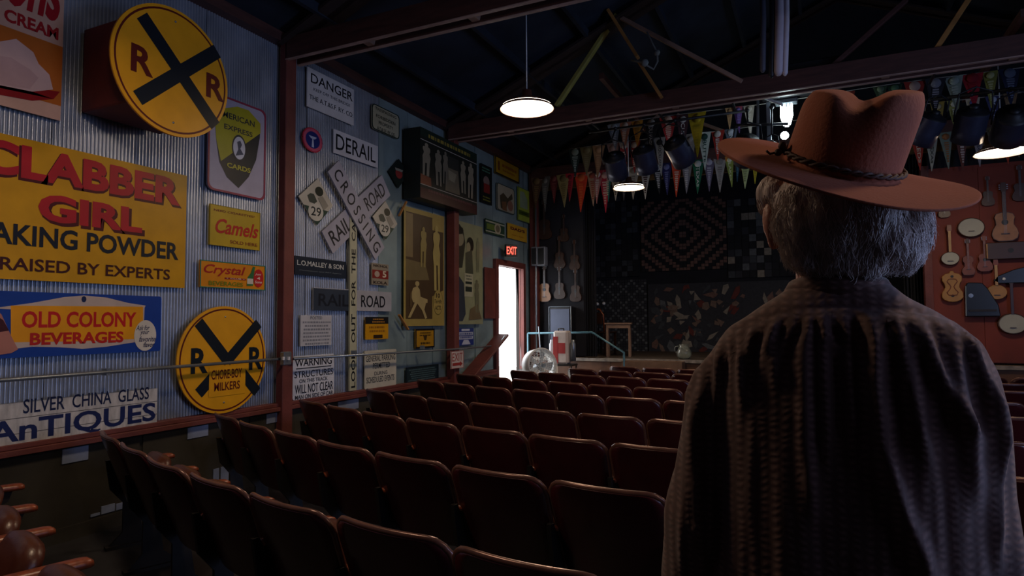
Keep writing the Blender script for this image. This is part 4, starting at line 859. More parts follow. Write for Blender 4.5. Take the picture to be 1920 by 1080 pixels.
# px, row, width, length, felt, text, header, colour words, print words, print colour
PN = [(1007, 1, 22, 60, '#5a4028', None, None, 'brown, leftmost', 'faded print', '#7a6038'), (1023, 1, 18, 66, '#6a6a64', None, None, 'grey, second from left,', 'faded print', '#8c8c84'), (1039, 1, 18, 52, '#6e2426', None, None, 'dark red, third from left,', 'faint print', '#8c4a44'),
      (1056, 1, 25, 62, '#9a8c58', None, None, 'khaki wide', 'faint lettering', '#7a6c40'), (1069, 1, 15, 52, '#b02030', None, None, 'narrow bright red', 'dark print', '#7a1a24'), (1090, 1, 26, 74, '#d8401e', None, None, 'big orange red', 'round seal', '#e0642c'),
      (1110, 1, 20, 66, '#b49070', None, None, 'tan', 'red print, between orange and pink ones', '#a04a34'), (1122, 1, 20, 62, '#c07a72', None, None, 'pink', 'white print', '#d8c8bc'), (1139, 1, 20, 60, '#1e6a60', None, '#b8ac84', 'teal', 'cream header', '#c9c4a4'), (1134, 1, 24, 80, '#b8283a', None, None, 'crimson behind the teal', 'pale tip', '#d0a090'),
      (1154, 1, 22, 60, '#b8b098', None, '#c9c2a8', 'cream', 'dark print, left of the small lamp', '#5a4c3c'), (1170, 1, 18, 62, '#3c3c40', None, None, 'charcoal', 'dim print, behind the small lamp', '#5c5c60'), (1188, 1, 22, 62, '#b4ac98', None, None, 'bone', 'dim print, behind the small lamp', '#807668'),
      (1211, 1, 21, 64, '#bcb8ae', None, '#7a3a1e', 'white', 'brown picture header', '#4a3028'), (1232, 1, 22, 56, '#1c2024', None, '#6e6e6a', 'black', 'white script and grey disc', '#c8ccc8'), (1250, 1, 21, 60, '#26285e', None, None, 'navy', 'pale script, left of the orange one', '#7a80b0'),
      (1269, 1, 20, 66, '#d44a26', None, None, 'orange', 'white script under the spotlight', '#d8b8a0'), (1288, 1, 22, 62, '#7c7c86', None, '#9c8c70', 'slate grey', 'white script', '#c4c4c8'), (1309, 1, 24, 64, '#1c6a48', 'TEXAS', None, 'green', 'white ball and lettering', '#d8dcd0'),
      (1330, 1, 22, 62, '#6c6478', None, None, 'mauve grey', 'pale script', '#b4b0bc'), (1350, 1, 24, 66, '#a8a49c', None, None, 'pale grey', 'faint script at the left brim tip', '#84807a'), (1368, 1, 18, 58, '#8ca04a', 'LAKES', '#c88434', 'lime', 'white letters and orange header', '#dce0c0'),
      (1384, 1, 12, 50, '#22485c', None, None, 'narrow blue', 'faint print under the brim', '#4c7a8c'), (1398, 1, 24, 64, '#bccb90', None, None, 'pale lime', 'faint drawing under the brim', '#94a470'), (1417, 1, 16, 58, '#c9b82c', None, None, 'yellow', 'faint print beside the grey hair', '#a09020'),
      (1722, 1, 28, 66, '#a83424', 'REDS', '#b88c2c', 'red', 'yellow header beside the hat crown', '#dcc8b0'), (1748, 1, 28, 70, '#b0b09c', 'TEXAS', None, 'whitish', 'capitals, right of the hat crown', '#3c4440'), (1774, 1, 27, 70, '#7c8a7c', None, None, 'sage green', 'orange print, second right of the hat', '#a0683c'),
      (1803, 1, 28, 76, '#6a4038', None, None, 'brown', 'white edges above the brim tip', '#c4b4ac'), (1835, 1, 24, 72, '#8c8c98', 'EASON', None, 'grey white', 'dark capitals left of the right lamp', '#20284c'), (1862, 1, 22, 56, '#5c5440', None, None, 'olive', 'faint print behind the right lamp', '#7c745c'), (1886, 1, 26, 74, '#a0402c', None, None, 'rust red', 'faint print below the right lamp', '#8c2c20'), (1912, 1, 24, 62, '#7c7a70', None, None, 'stone grey', 'faint print at the right picture edge', '#5c5a50'),
      (1079, 2, 24, 54, '#28382e', None, None, 'dark green, leftmost', 'white round seal', '#98a898'), (1101, 2, 24, 54, '#7c7048', None, None, 'mustard grey', 'faint print', '#8c8058'), (1123, 2, 22, 62, '#a07850', None, None, 'light brown', 'faint print left of the spotlights', '#b88c64'),
      (1150, 2, 22, 60, '#8c6c60', None, None, 'dusty rose', 'faint print behind the left spotlight', '#a88c80'), (1171, 2, 18, 66, '#a83c3c', None, '#9c9084', 'red and white', 'pale letters between two spotlights', '#d4c4b8'), (1190, 2, 22, 60, '#a02c24', None, None, 'brick red', 'white print behind the blue spotlight', '#c8b4a4'),
      (1216, 2, 22, 64, '#30343e', None, None, 'blackish', 'grey print behind the blue spotlight', '#5c606c'), (1238, 2, 22, 72, '#b0b0ac', 'ROCKLAND', None, 'white long', 'black letters', '#24242a'), (1262, 2, 22, 60, '#4c4480', None, None, 'violet', 'faint print under the third spotlight', '#8078ac'),
      (1296, 2, 22, 80, '#8c8680', None, None, 'long taupe', 'faint print left of the yellow one', '#a09a94'), (1322, 2, 24, 72, '#b8c0b4', 'BUTTE', None, 'white green', 'dark letters right of the yellow one', '#163c34'), (1347, 2, 25, 56, '#b43428', None, None, 'scarlet', 'white print above the left brim', '#d4ccc4'), (1372, 2, 24, 54, '#5c6470', 'NAVY', None, 'blue grey', 'white letters above the left brim', '#d0d4d8'), 
      (1700, 2, 24, 60, '#8c7c50', None, None, 'dull gold', 'faint print behind the hat crown', '#a0905c'), (1728, 2, 24, 64, '#a48c5c', None, None, 'sand', 'red print right of the hat crown', '#a0503c'), (1762, 2, 26, 66, '#94803c', None, None, 'ochre', 'white print under a spotlight', '#c4b890'), (1792, 2, 24, 62, '#8c8c4c', None, None, 'olive yellow', 'pale letters', '#c8c8b0'), (1829, 2, 26, 70, '#c0b49c', None, None, 'ivory', 'blue print below a spotlight', '#4c548c'), (1866, 2, 26, 64, '#3a3c64', 'CUB', None, 'indigo', 'white capitals', '#c8ccd8'), (1900, 2, 26, 60, '#7c6448', None, None, 'tawny', 'faint print behind the right lamp', '#947c5c'),
      (1152, 3, 24, 48, '#6c747c', None, '#8c9498', 'blue grey, leftmost', 'pale print', '#a4acb0'), (1174, 3, 24, 50, '#c07c5c', None, None, 'salmon', 'white print', '#dcc8b4'), (1196, 3, 22, 48, '#c08424', None, None, 'amber', 'brown print', '#8c5c1c'), (1223, 3, 30, 66, '#22221f', 'DU PAGE', None, 'black', 'white lettering left of the red one', '#a09c90'),
      (1254, 3, 32, 60, '#c43a34', None, None, 'bright red', 'white emblem above the spotlight', '#d8b49c'), (1283, 3, 24, 80, '#48282c', 'CULVER', None, 'maroon', 'CULVER in white letters', '#d0c8c0'), (1309, 3, 34, 84, '#c4ac20', None, None, 'long golden yellow', 'faint seam', '#b49c1c'),
      (1370, 3, 14, 40, '#a8845c', None, None, 'small tan', 'faint print under the chord', '#8c6c4c'), (1386, 3, 18, 50, '#4c2c64', None, '#7c3440', 'purple', 'red header', '#5c4c8c'), (1407, 3, 20, 60, '#8c847c', None, None, 'pale taupe', 'faint print near the steel strut', '#a09890'),
      (1597, 3, 20, 50, '#b44a34', None, None, 'red, peeping over the hat crown,', 'faint print', '#8c3424'), (1655, 3, 26, 44, '#4c6444', None, None, 'moss green', 'faint print above the hat crown', '#7c9070'), (1683, 3, 28, 50, '#24422e', None, None, 'deep green', 'faint print right above the hat', '#4c6c50'), (1720, 3, 42, 70, '#a83428', None, None, 'wide brick red', 'white ring emblem', '#c8a898'),
      (1760, 3, 40, 70, '#24242c', None, None, 'wide black', 'silver print', '#8c8c94'), (1795, 3, 34, 70, '#8c9c90', None, None, 'pale green', 'faint print between black and crimson ones', '#a4b0a4'), (1830, 3, 42, 66, '#a01828', None, None, 'wide crimson', 'faint print', '#8c1424'), (1864, 3, 28, 70, '#84843c', None, None, 'moss yellow', 'pale print left of the navy one', '#b0b07c'), (1900, 3, 44, 72, '#141c38', None, None, 'wide dark navy', 'faint chain print', '#5c6478')]
for (px, row, wp, lp, c, txt, hc, cw, pw, tcol) in PN:
    pennant(px, row, wp, lp, c, txt, hc, plab(cw, row, pw), tcol)

# ------------------------------------------------------------------ instruments
MYf = Matrix(((1, 0, 0, 0), (0, 0, -1, 0), (0, 1, 0, 0), (0, 0, 0, 1)))
def outline(prof):   # half outline [(halfwidth, y)] bottom to top -> closed polygon
    return [(w_, y) for w_, y in prof] + [(-w_, y) for w_, y in reversed(prof)]
GUIT = [(.0, -.26), (.1, -.255), (.17, -.21), (.19, -.13), (.17, -.05), (.125, .03), (.13, .10), (.145, .16), (.12, .22), (.05, .245), (0, .245)]
WOODS = dict(spruce=mat('spruce_top', '#8c6038', .4, var=.2, scale=8), dark=mat('dark_walnut', '#3a2318', .4, var=.2), red=mat('reddish_wood', '#6e3820', .4, var=.2), pale=mat('pale_maple', '#a88452', .45, var=.15), blk=mat('black_lacquer', '#14181c', .3), skin=mat('drum_skin', '#a0a094', .6, var=.06), gold=mat('golden_wood', '#9c7032', .45, var=.15))
def guitar(name, px, py, Y, hgt, top, side, lab, rot=0, cat='guitar', hole=True, body=GUIT, group='instruments on the red wall'):
    """hgt: full height in metres, origin at body centre"""
    s = hgt / 1.0; c = onY((px, py), Y)
    t = empty(name, tuple(c), (0, R(rot), 0), lab, cat, group)
    P = [(x * s, y * s) for x, y in outline(body)]
    MB().prism(P, -.03 * s, .05 * s, M=MYf, sm=True).build('body', side, t)
    MB().prism([(x * .96, y * .96) for x, y in P], .05 * s, .053 * s, M=MYf).build('soundboard', top, t)
    MB().box(-.028 * s, .028 * s, -.062 * s, -.045 * s, .12 * s, .62 * s).build('neck', WOODS['dark'] if top is not WOODS['red'] else top, t)
    hd = MB().prism([(-.03 * s, .6 * s), (.03 * s, .6 * s), (.042 * s, .64 * s), (.036 * s, .76 * s), (-.036 * s, .76 * s), (-.042 * s, .64 * s)], .04 * s, .056 * s, M=MYf).build('headstock', side, t)
    b = MB()
    for i in range(3):
        for q in (-1, 1): b.cbox((q * .055 * s, -.048 * s, (.65 + .035 * i) * s), (.02 * s, .012 * s, .014 * s))
    b.build('tuning_peg', STEEL, hd)
    if hole: MB().lathe([(.048 * s, .0535 * s), (0, .0538 * s)], 20, M=MYf @ Matrix.Translation((0, .07 * s, 0))).build('sound_hole', BLACK, t)
    MB().box(-.06 * s, .06 * s, -.064 * s, -.053 * s, -.14 * s, -.12 * s).build('bridge', WOODS['dark'], t)
    b = MB()
    for i in range(4): b.box((-.018 + .012 * i) * s, (-.0165 + .012 * i) * s, -.066 * s, -.0645 * s, -.13 * s, .6 * s)
    b.build('strings', STEEL, t); return t
def banjo(name, px, py, Y, r, neck, lab, skin='skin', nm='neck', sy=.85, group='instruments on the red wall', cat='banjo', side='dark'):
    c = onY((px, py), Y); t = empty(name, tuple(c), None, lab, cat, group)
    Ms = MYf @ Matrix.Scale(sy, 4, (0, 1, 0))
    MB().lathe([(0, -.03), (r, -.03), (r, .03), (r * .94, .04), (r * .92, .034), (0, .034)], 28, M=Ms).build('rim', WOODS[side], t)
    MB().lathe([(r * .92, .036), (0, .037)], 28, M=Ms).build('skin_head', WOODS[skin], t)
    if neck:
        MB().box(-.016, .016, -.05, -.03, r * .8, r * sy + neck).build('neck', WOODS['pale' if nm == 'pale' else 'dark'], t)
        MB().prism([(-.02, 0), (.02, 0), (.03, .03), (.024, .1), (-.024, .1), (-.03, .03)], .03, .045, M=MYf @ Matrix.Translation((0, r * sy + neck - .01, 0))).build('headstock', WOODS['red' if nm == 'pale' else 'dark'], t)
    MB().box(-.035, .035, -.05, -.037, -r * .35, -r * .3).build('bridge', WOODS['dark'], t)
    return t
YI = YF - .076
banjo('tambourine', 1820, 427, YI, .165, 0, 'large pale drum skin on the red wall right below the brim', cat='drum')
guitar('guitar', 1883, 425, YI, .82, WOODS['spruce'], WOODS['dark'], 'full-size brown guitar high on the red wall', body=GUIT)
banjo('banjo_ukulele', 1781, 485, YI, .115, .30, 'small white headed banjo with pale neck nearest the curtain', nm='pale')
guitar('violin', 1815, 497, YI, .50, WOODS['red'], WOODS['dark'], 'dark fiddle hanging between the small banjo and the ukulele', cat='violin', hole=False, body=[(0, -.3), (.12, -.29), (.16, -.2), (.15, -.12), (.09, -.04), (.09, .05), (.13, .12), (.12, .22), (.05, .27), (0, .27)])
guitar('ukulele', 1846, 492, YI, .50, WOODS['red'], WOODS['red'], 'small reddish ukulele in the middle of the red wall', cat='ukulele')
# carved fiddle shaped plate
c = onY((1785, 538), YI); FP = [(0, -.22), (.05, -.215), (.1, -.19), (.13, -.15), (.125, -.08), (.10, -.04), (.085, 0), (.095, .05), (.12, .09), (.12, .15), (.08, .19), (.03, .2), (.02, .23), (0, .23)]
t = empty('fiddle_plate', tuple(c), None, 'golden carved fiddle shaped plate low on the red wall', 'instrument', 'instruments on the red wall')
MB().prism(outline(FP), 0, .03, M=MYf, sm=True).build('plate', WOODS['gold'], t, bevel=.006)
pp = [(x * .62, y * .62) for x, y in outline([(0, -.2), (.08, -.19), (.11, -.13), (.05, -.05), (.03, 0), (.05, .05), (.1, .12), (.07, .18), (0, .19)])]
MB().tube([(x, -.032, y) for x, y in pp], .007, 6, closed=True).build('scroll_line', WOODS['red'], t)
for s in (-.13, .15): MB().lathe([(.02, .031), (0, .032)], 12, M=MYf @ Matrix.Translation((0, s, 0))).build('hole', BLACK, t)
c = onY((1838, 562), YI); t = empty('autoharp', tuple(c), None, 'black trapezoid autoharp low on the red wall', 'instrument', 'instruments on the red wall')
MB().prism([(-.19, -.24), (.22, -.24), (.2, -.08), (.08, .16), (.02, .24), (-.15, .25), (-.18, .2)], 0, .06, M=MYf).build('body', WOODS['blk'], t, bevel=.01)
MB().box(-.15, .17, -.075, -.06, -.17, -.14).build('chord_bar', IRON, t)
MB().lathe([(.03, .061), (0, .062)], 14, M=MYf @ Matrix.Translation((-.12, .06, 0))).build('sound_hole', STEEL, t)
banjo('mandolin', 1868, 548, YI, .12, .28, 'small golden round bodied mandolin with a pale neck', skin='gold', nm='pale', cat='mandolin', side='gold')
banjo('banjo', 1898, 607, YI, .17, .42, 'big pale headed banjo low at the right edge of the wall', skin='skin')
c = onY((1893, 470), YI); t = empty('zither', tuple(c), None, 'long dark zither lying flat on the red wall right of the ukulele', 'instrument', 'instruments on the red wall')
MB().box(-.28, .4, -.06, 0, -.12, .12).build('body', WOODS['dark'], t, bevel=.008); MB().box(-.28, -.265, -.065, -.06, -.1, .1).build('end_strip', WOODS['gold'], t); MB().lathe([(.035, .0605), (0, .062)], 16, M=MYf).build('sound_hole', BLACK, t)
c = onY((1900, 515), YI); t = empty('steel_guitar', tuple(c), None, 'black wedge shaped steel guitar with a white knob', 'instrument', 'instruments on the red wall')
MB().prism([(-.24, -.08), (-.2, -.02), (0, .07), (.2, .12), (.34, .12), (.34, -.12), (-.18, -.12)], 0, .05, M=MYf).build('body', WOODS['blk'], t, bevel=.008); MB().ball((-.12, -.055, -.06), (.022, .012, .022), 10).build('knob', PALEP, t)
for px, py, s, lab in ((1852, 372, .42, 'dark slender mandolin behind the drum, high on the red wall'), (1770, 395, .4, 'dim reddish fiddle right under the hat brim'), (1912, 360, .5, 'dark guitar at the upper right of the red wall')):
    guitar('hanging_fiddle', px, py, YI, s, WOODS['dark'], WOODS['dark'], lab, rot=0, cat='instrument', hole=False)
# dark instruments left of the stage
GL = 'instruments left of the stage'
for px, py, h, k, lab in ((1022, 430, .75, 'dark', 'dim brown guitar topmost left of the stage'), (1050, 488, .6, 'dark', 'dim guitar right of the grey box, left of the stage'), (1078, 492, .55, 'dark', 'dim mandolin nearest the stage curtain, upper one'), (1022, 548, .7, 'gold', 'yellowish guitar under the grey wall boxes'), (1050, 545, .6, 'dark', 'dark guitar above the loudspeaker'), (1080, 550, .6, 'dark', 'dim fiddle nearest the stage curtain, lower one'), (1058, 440, .5, 'blk', 'black fiddle high left of the stage opening')):
    guitar('hanging_guitar', px, py, YF - .03 * h, h, WOODS['spruce'] if k == 'gold' else mat('dim_brown_wood', '#2e1c14', .5), WOODS['dark'], lab, group=GL)
for px, w_, lab in ((1004, .12, 'narrow dark grey loudspeaker box in the corner beside the door'), (1017, .16, 'flat grey wall box right of the corner')):
    c = onY((px, 481), YI - .1); t = empty('wall_box', tuple(c), None, lab, 'box')
    MB().cbox((0, 0, 0), (w_, .14, .36)).build('housing', mat('grey_box', '#6c727c', .5), t, bevel=.01); MB().cbox((0, -.072, 0), (w_ * .7, .006, .3)).build('grille', BLACK, t)
a = onY((1005, 360), 11.05); tag(MB().tube([(a.x, 11.02, .2), (a.x, 11.02, 4.0)], .018, 8).build('corner_pipe', STEEL), 'pale vertical pipe in the corner right of the door', 'pipe')
# ------------------------------------------------------------------ things in front of and on the stage
# drum fan
c = onY((1012, 686), 9.75)
t = empty('drum_fan', (c.x, c.y, 0), label='white round drum fan on a low stand right of the bright doorway', cat='fan')
WHT = mat('white_fan_enamel', '#d6d6d4', .4, var=.05)
Mf = Matrix.Translation((0, 0, c.z)) @ Matrix.Rotation(R(56), 4, 'Z') @ Matrix.Rotation(R(78), 4, 'X')
MB().lathe([(.27, -.11), (.285, -.1), (.285, .1), (.27, .11), (.262, .1), (.262, -.1), (.27, -.11)], 36, M=Mf).build('drum', WHT, t)
for z_ in (.112, -.112):
    b = MB()
    for r_ in (.06, .1, .14, .18, .22, .26): b.tube([(r_ * math.cos(2 * PI * i / 32), r_ * math.sin(2 * PI * i / 32), z_) for i in range(32)], .0028, 4, closed=True, M=Mf)
    for i in range(24): q = 2 * PI * i / 24; b.tube([(.05 * math.cos(q), .05 * math.sin(q), z_), (.27 * math.cos(q), .27 * math.sin(q), z_)], .0028, 4, M=Mf)
    g = b.build('grille', WHT, t)
for i in range(5):
    q = 2 * PI * i / 5; b = MB()
    b.add([Matrix.Rotation(q, 3, 'Z') @ Vector(v) for v in [(.04, -.02, -.02), (.24, -.09, -.04), (.25, .05, .04), (.04, .03, .02), (.04, -.02, -.015), (.24, -.09, -.035), (.25, .05, .045), (.04, .03, .025)]], [(0, 1, 2, 3), (7, 6, 5, 4), (0, 4, 5, 1), (1, 5, 6, 2), (2, 6, 7, 3), (3, 7, 4, 0)], 0, False, Mf)
    b.build('blade', mat('grey_blade', '#9aa0a4', .4), t)
MB().lathe([(0, -.13), (.05, -.12), (.05, .05), (.02, .07), (0, .07)], 16, M=Mf).build('motor_hub', STEEL, t)
for s in (-1, 1): MB().tube([(.3 * s, 0, c.z), (.31 * s, 0, .3), (.3 * s, -.2, .03), (.3 * s, .2, .03), (.31 * s, 0, .3)], .016, 8).build('stand_leg', WHT, t)
MB().tube([(-.3, .2, .03), (.3, .2, .03)], .016, 8).tube([(-.3, -.2, .03), (.3, -.2, .03)], .016, 8).build('stand_rail', WHT, t)
# red and white case on a hand truck
c0 = onY((1055, 682), 10.35); c1 = onY((1055, 620), 10.35)
t = empty('upright_case', (c0.x, 10.35, 0), label='upright white and red case with black handle beside the drum fan', cat='case')
hB = c0.z; hT = c1.z
MB().box(-.13, .13, -.11, .11, hB, hT).build('body', mat('cream_case', '#c4b8b0', .4), t, bevel=.03)
REDC = mat('faded_red', '#9c2c2c', .45)
MB().box(-.128, -.04, -.116, -.105, hB + .01, hT - .10).build('red_bar', REDC, t); MB().box(-.045, .09, -.116, -.105, hB + .18, hB + .36).build('red_bar', REDC, t)
MB().tube([(-.05, -.06, hT - .01), (-.05, -.06, hT + .035), (.05, -.06, hT + .035), (.05, -.06, hT - .01)], .013, 8).build('handle', BLACK, t)
for s in (-1, 1):
    MB().lathe([(0, 0), (.05, 0), (.05, .28), (.035, .32), (.035, .36), (0, .36)], 16, M=Matrix.Translation((.19 * s, 0, hB + .05))).build('side_canister', STEEL if s > 0 else mat('white_can', '#c4c4cc', .35), t)
MB().box(-.22, .22, -.14, .14, hB - .03, hB).build('shelf', IRON, t)
for x in (-.2, .2):
    for yy in (-.12, .12): MB().tube([(x, yy, 0), (x, yy, hB - .02)], .012, 6).build('leg', IRON, t)
# hand rail of the stage steps
HR = mat('teal_rail', '#4e7684', .35, .3)
q = [onY(p, 10.6) for p in ((990, 625), (1110, 623), (1170, 661))]
q.append(Vector((q[2].x, q[2].y, 0)))
t = empty('stair_handrail', (q[2].x, q[2].y, 0), label='pale blue handrail bending down in front of the stage', cat='handrail')
rel(MB().tube(q, .02, 8).build('rail', HR, t), t)
rel(MB().tube([(q[0].x, q[0].y, q[0].z), (q[0].x, q[0].y, 0)], .02, 8).build('rail_post', HR, t), t)
rel(MB().tube([onY((1010, 612), 10.5), onY((1016, 690), 10.5)], .012, 6).build('upright', STEEL, t), t)
# loudspeaker on stage
def onstage(px, Y): v = onY((px, 600), Y); return (v.x, Y, ZS)
t = empty('stage_loudspeaker', onstage(1056, 11.09), (0, 0, 0), 'tall dark loudspeaker cabinet standing on the stage behind the rail', 'loudspeaker')
MB().box(-.21, .21, -.16, .09, 0, .92).build('cabinet', BLACK, t, bevel=.015)
MB().box(-.185, .185, -.175, -.158, .04, .88).build('grille', mat('blue_grey_mesh', '#4c556c', .6, var=.15, scale=3), t, bevel=.004)
MB().tube([(-.212, -.165, .0), (-.212, -.165, .922), (.212, -.165, .922), (.212, -.165, 0)], .009, 6).build('edge_trim', STEEL, t)
# stool/table and chair on stage
t = empty('wooden_side_table', onstage(1160, 11.6), (0, 0, R(12)), 'plain wooden side table with four square legs on the stage', 'table')
Hh = onY((1160, 605), 11.6).z - ZS; TW = mat('oak_table', '#6c5240', .5, var=.2)
MB().box(-.25, .25, -.2, .2, Hh - .03, Hh).build('tabletop', TW, t, bevel=.006)
MB().box(-.22, .22, -.17, .17, Hh - .1, Hh - .03).build('apron', TW, t)
for x in (-.2, .2):
    for yy in (-.15, .15): MB().box(x - .022, x + .022, yy - .022, yy + .022, 0, Hh - .1).build('leg', TW, t)
t = empty('wooden_chair', onstage(1130, 12.25), (0, 0, R(160)), 'dim wooden chair with rounded back behind the stage side table', 'chair')
MB().box(-.2, .2, -.2, .2, .42, .45).build('seat', WOODS['dark'], t, bevel=.01)
MB().tube([(-.18, .19, .45), (-.19, .23, .78), (-.12, .25, .88), (.12, .25, .88), (.19, .23, .78), (.18, .19, .45)], .018, 8).build('back_frame', WOODS['red'], t)
MB().box(-.15, .15, .215, .235, .6, .82).build('back_panel', WOODS['dark'], t)
for x in (-.17, .17):
    for yy in (-.17, .17): MB().box(x - .018, x + .018, yy - .018, yy + .018, 0, .42).build('leg', WOODS['dark'], t)
# glass jar on the stage lip
GL_ = bpy.data.materials.new('clear_glass'); GL_.use_nodes = True; gb = GL_.node_tree.nodes['Principled BSDF']
gb.inputs['Transmission Weight'].default_value = .9; gb.inputs['Roughness'].default_value = .12; gb.inputs['Base Color'].default_value = (.8, .85, .75, 1)
t = empty('glass_pitcher', (onY((1283, 684), 11.05).x, 11.05, ZS + .005), label='rounded glass pitcher standing on the stage edge beside the man', cat='pitcher')
MB().lathe([(0, 0), (.08, 0), (.12, .05), (.125, .12), (.09, .19), (.075, .22), (.085, .25), (.08, .25), (.068, .22), (.083, .185), (.118, .12), (.112, .05), (.07, .01), (0, .01)], 24).build('vessel', GL_, t)
MB().tube([(-.08, 0, .22), (-.14, 0, .21), (-.16, 0, .15), (-.12, 0, .08)], .008, 8).build('handle', GL_, t)
c = onY((1112, 637), 11.9)
for k, (px, py, lb) in enumerate(((1120, 570, 'left of two tiny bright lamps behind the stage table'), (1132, 569, 'right of two tiny bright lamps behind the stage table'))):
    p = onY((px, py), 12.6); t = empty('clip_lamp', tuple(p), None, lb, 'lamp')
    MB().lathe([(0, .03), (.03, .02), (.035, -.02), (.03, -.02), (.0, .0)], 12, M=Matrix.Rotation(R(60), 4, 'X')).build('cup', PALEP, t)
    MB().tube([(0, .02, 0), (0, .06, -.1), (0, .03, ZS - p.z)], .008, 6).build('stand', BLACK, t)
# low wooden box near the stage front
t = empty('wooden_crate', (onY((1225, 680), 10.75).x, 10.75, 0), label='pale wooden crate standing against the stage front behind the last row', cat='crate')
zc_ = onY((1225, 676), 10.75).z
for k in range(4): MB().box(-.5, .5, -.16, -.145, k * zc_ / 4 + .01, (k + 1) * zc_ / 4 - .01).build('slat', TW, t)
MB().box(-.5, .5, -.145, .14, .0, zc_ - .01).build('box', TW, t)

# ------------------------------------------------------------------ the man
MX, MY_ = .035, 1.13
def remesh(mb, name, voxel, mats, parent=None, smooth=3, dispfn=None):
    o = mb.build('tmp_' + name, mats)
    md = o.modifiers.new('r', 'REMESH'); md.mode = 'VOXEL'; md.voxel_size = voxel; md.use_smooth_shade = True
    ms = o.modifiers.new('s', 'SMOOTH'); ms.factor = .6; ms.iterations = smooth
    bpy.context.view_layer.update()
    dg = bpy.context.evaluated_depsgraph_get()
    me = bpy.data.meshes.new_from_object(o.evaluated_get(dg)); bpy.data.objects.remove(o)
    me.name = name
    if dispfn:
        nr = [v.normal.copy() for v in me.vertices]
        for v, n in zip(me.vertices, nr): v.co = dispfn(v.co, n)
    me.polygons.foreach_set('use_smooth', [True] * len(me.polygons)); me.update()
    if not me.materials: me.materials.append(mats if not isinstance(mats, list) else mats[0])
    r = bpy.data.objects.new(name, me); col.objects.link(r)
    if parent: r.parent = parent
    return r
def loft(mb, rings, n=28, p=2.4):
    vs = []
    for (cx, cy, cz, rx, ry) in rings:
        for k in range(n):
            q = 2 * PI * k / n; c_, s_ = math.cos(q), math.sin(q)
            vs.append((cx + rx * abs(c_) ** (2 / p) * math.copysign(1, c_), cy + ry * abs(s_) ** (2 / p) * math.copysign(1, s_), cz))
    m = len(rings); fs = [(i * n + k, i * n + (k + 1) % n, (i + 1) * n + (k + 1) % n, (i + 1) * n + k) for i in range(m - 1) for k in range(n)]
    fs += [list(range(n))[::-1], [(m - 1) * n + k for k in range(n)]]
    return mb.add(vs, fs, 0, True)
SKIN = mat('weathered_skin', '#a8705c', .5, var=.12, scale=20, bump=.15, bscale=90)
b = MB()
HZ = 1.705
b.ball((0, .0, HZ + .02), (.078, .098, .105), 20).ball((0, .055, HZ - .045), (.055, .05, .055), 16).ball((0, .04, HZ - .07), (.045, .045, .035), 12)
b.tube([(0, .108, HZ + .015), (0, .122, HZ - .015), (0, .112, HZ - .028)], [.008, .014, .014], 10)          # nose
b.ball((0, .098, HZ - .052), (.024, .012, .007), 10).ball((0, .094, HZ - .066), (.022, .012, .008), 10)        # lips
b.ball((-.034, .085, HZ + .022), (.018, .012, .006), 8).ball((.034, .085, HZ + .022), (.018, .012, .006), 8)    # brow bones
for s in (-1, 1): b.ball((.092 * s, -.012, HZ - .022), (.015, .022, .036), 12).ball((.090 * s, -.008, HZ - .056), (.011, .013, .018), 8)
b.tube([(0, .005, 1.46), (0, .0, 1.56), (0, .01, 1.66)], [.066, .060, .058], 20)
loft(b, [(0, 0, .88, .15, .10), (0, 0, 1.0, .145, .10), (0, 0, 1.15, .15, .105), (0, 0, 1.3, .16, .105), (0, 0, 1.42, .155, .09), (0, 0, 1.47, .12, .07), (0, 0, 1.52, .065, .055)])
AR = {-1: [(-.130, 0, 1.43), (-.165, 0, 1.34), (-.20, -.005, 1.2), (-.225, .02, 1.05), (-.235, .06, .94)], 1: [(.130, 0, 1.43), (.146, 0, 1.34), (.152, -.01, 1.2), (.180, .02, 1.05), (.208, .06, .94)]}
for s in (-1, 1):
    b.tube(AR[s], [.044, .044, .040, .034, .026], 14)
    wx, wy, wz = AR[s][-1]
    b.ball((wx, wy + .01, wz - .055), (.02, .038, .052), 14)
    for f, (dy, L_) in enumerate(((.038, .074), (.015, .082), (-.008, .076), (-.030, .062))):
        y0 = wy + .01 + dy * .8; z0 = wz - .09; inx = -s * .006
        b.tube([(wx, y0 - dy * .2, z0 + .03), (wx + inx, wy + .01 + dy, z0), (wx + inx * 2.2, wy + .01 + dy * 1.12, z0 - L_ * .5), (wx + inx * 4.2, wy + .004 + dy * 1.12, z0 - L_)], [.009, .0092, .0085, .007], 10)
    b.tube([(wx - s * .004, wy + .03, wz - .03), (wx - s * .012, wy + .062, wz - .06), (wx - s * .018, wy + .07, wz - .095)], [.012, .011, .009], 10)
    b.tube([(.085 * s, 0, .92), (.10 * s, .005, .72), (.105 * s, .012, .5), (.108 * s, -.005, .3), (.11 * s, -.01, .10)], [.088, .078, .055, .052, .038], 16)
    b.ball((.112 * s, .05, .045), (.04, .12, .04), 14)
b.v = [(v[0], v[1], v[2]) for v in b.v]
body_o = remesh(b, 'person', .0052, SKIN, smooth=4)
body_o.location = (MX, MY_, 0)
tag(body_o, 'person seen from behind in brown shirt and wide cowboy hat, facing the stage', 'person')
for s in (-1, 1):
    e_ = MB().ball((.032 * s, .082, HZ + .008), (.0125, .0125, .0115), 12).build('eye', mat('eye_white', '#d8d4cc', .2, var=.02), body_o)
    MB().ball((.032 * s, .0905, HZ + .008), (.0055, .005, .0055), 10).build('iris', mat('brown_iris', '#2c1c12', .2), e_)
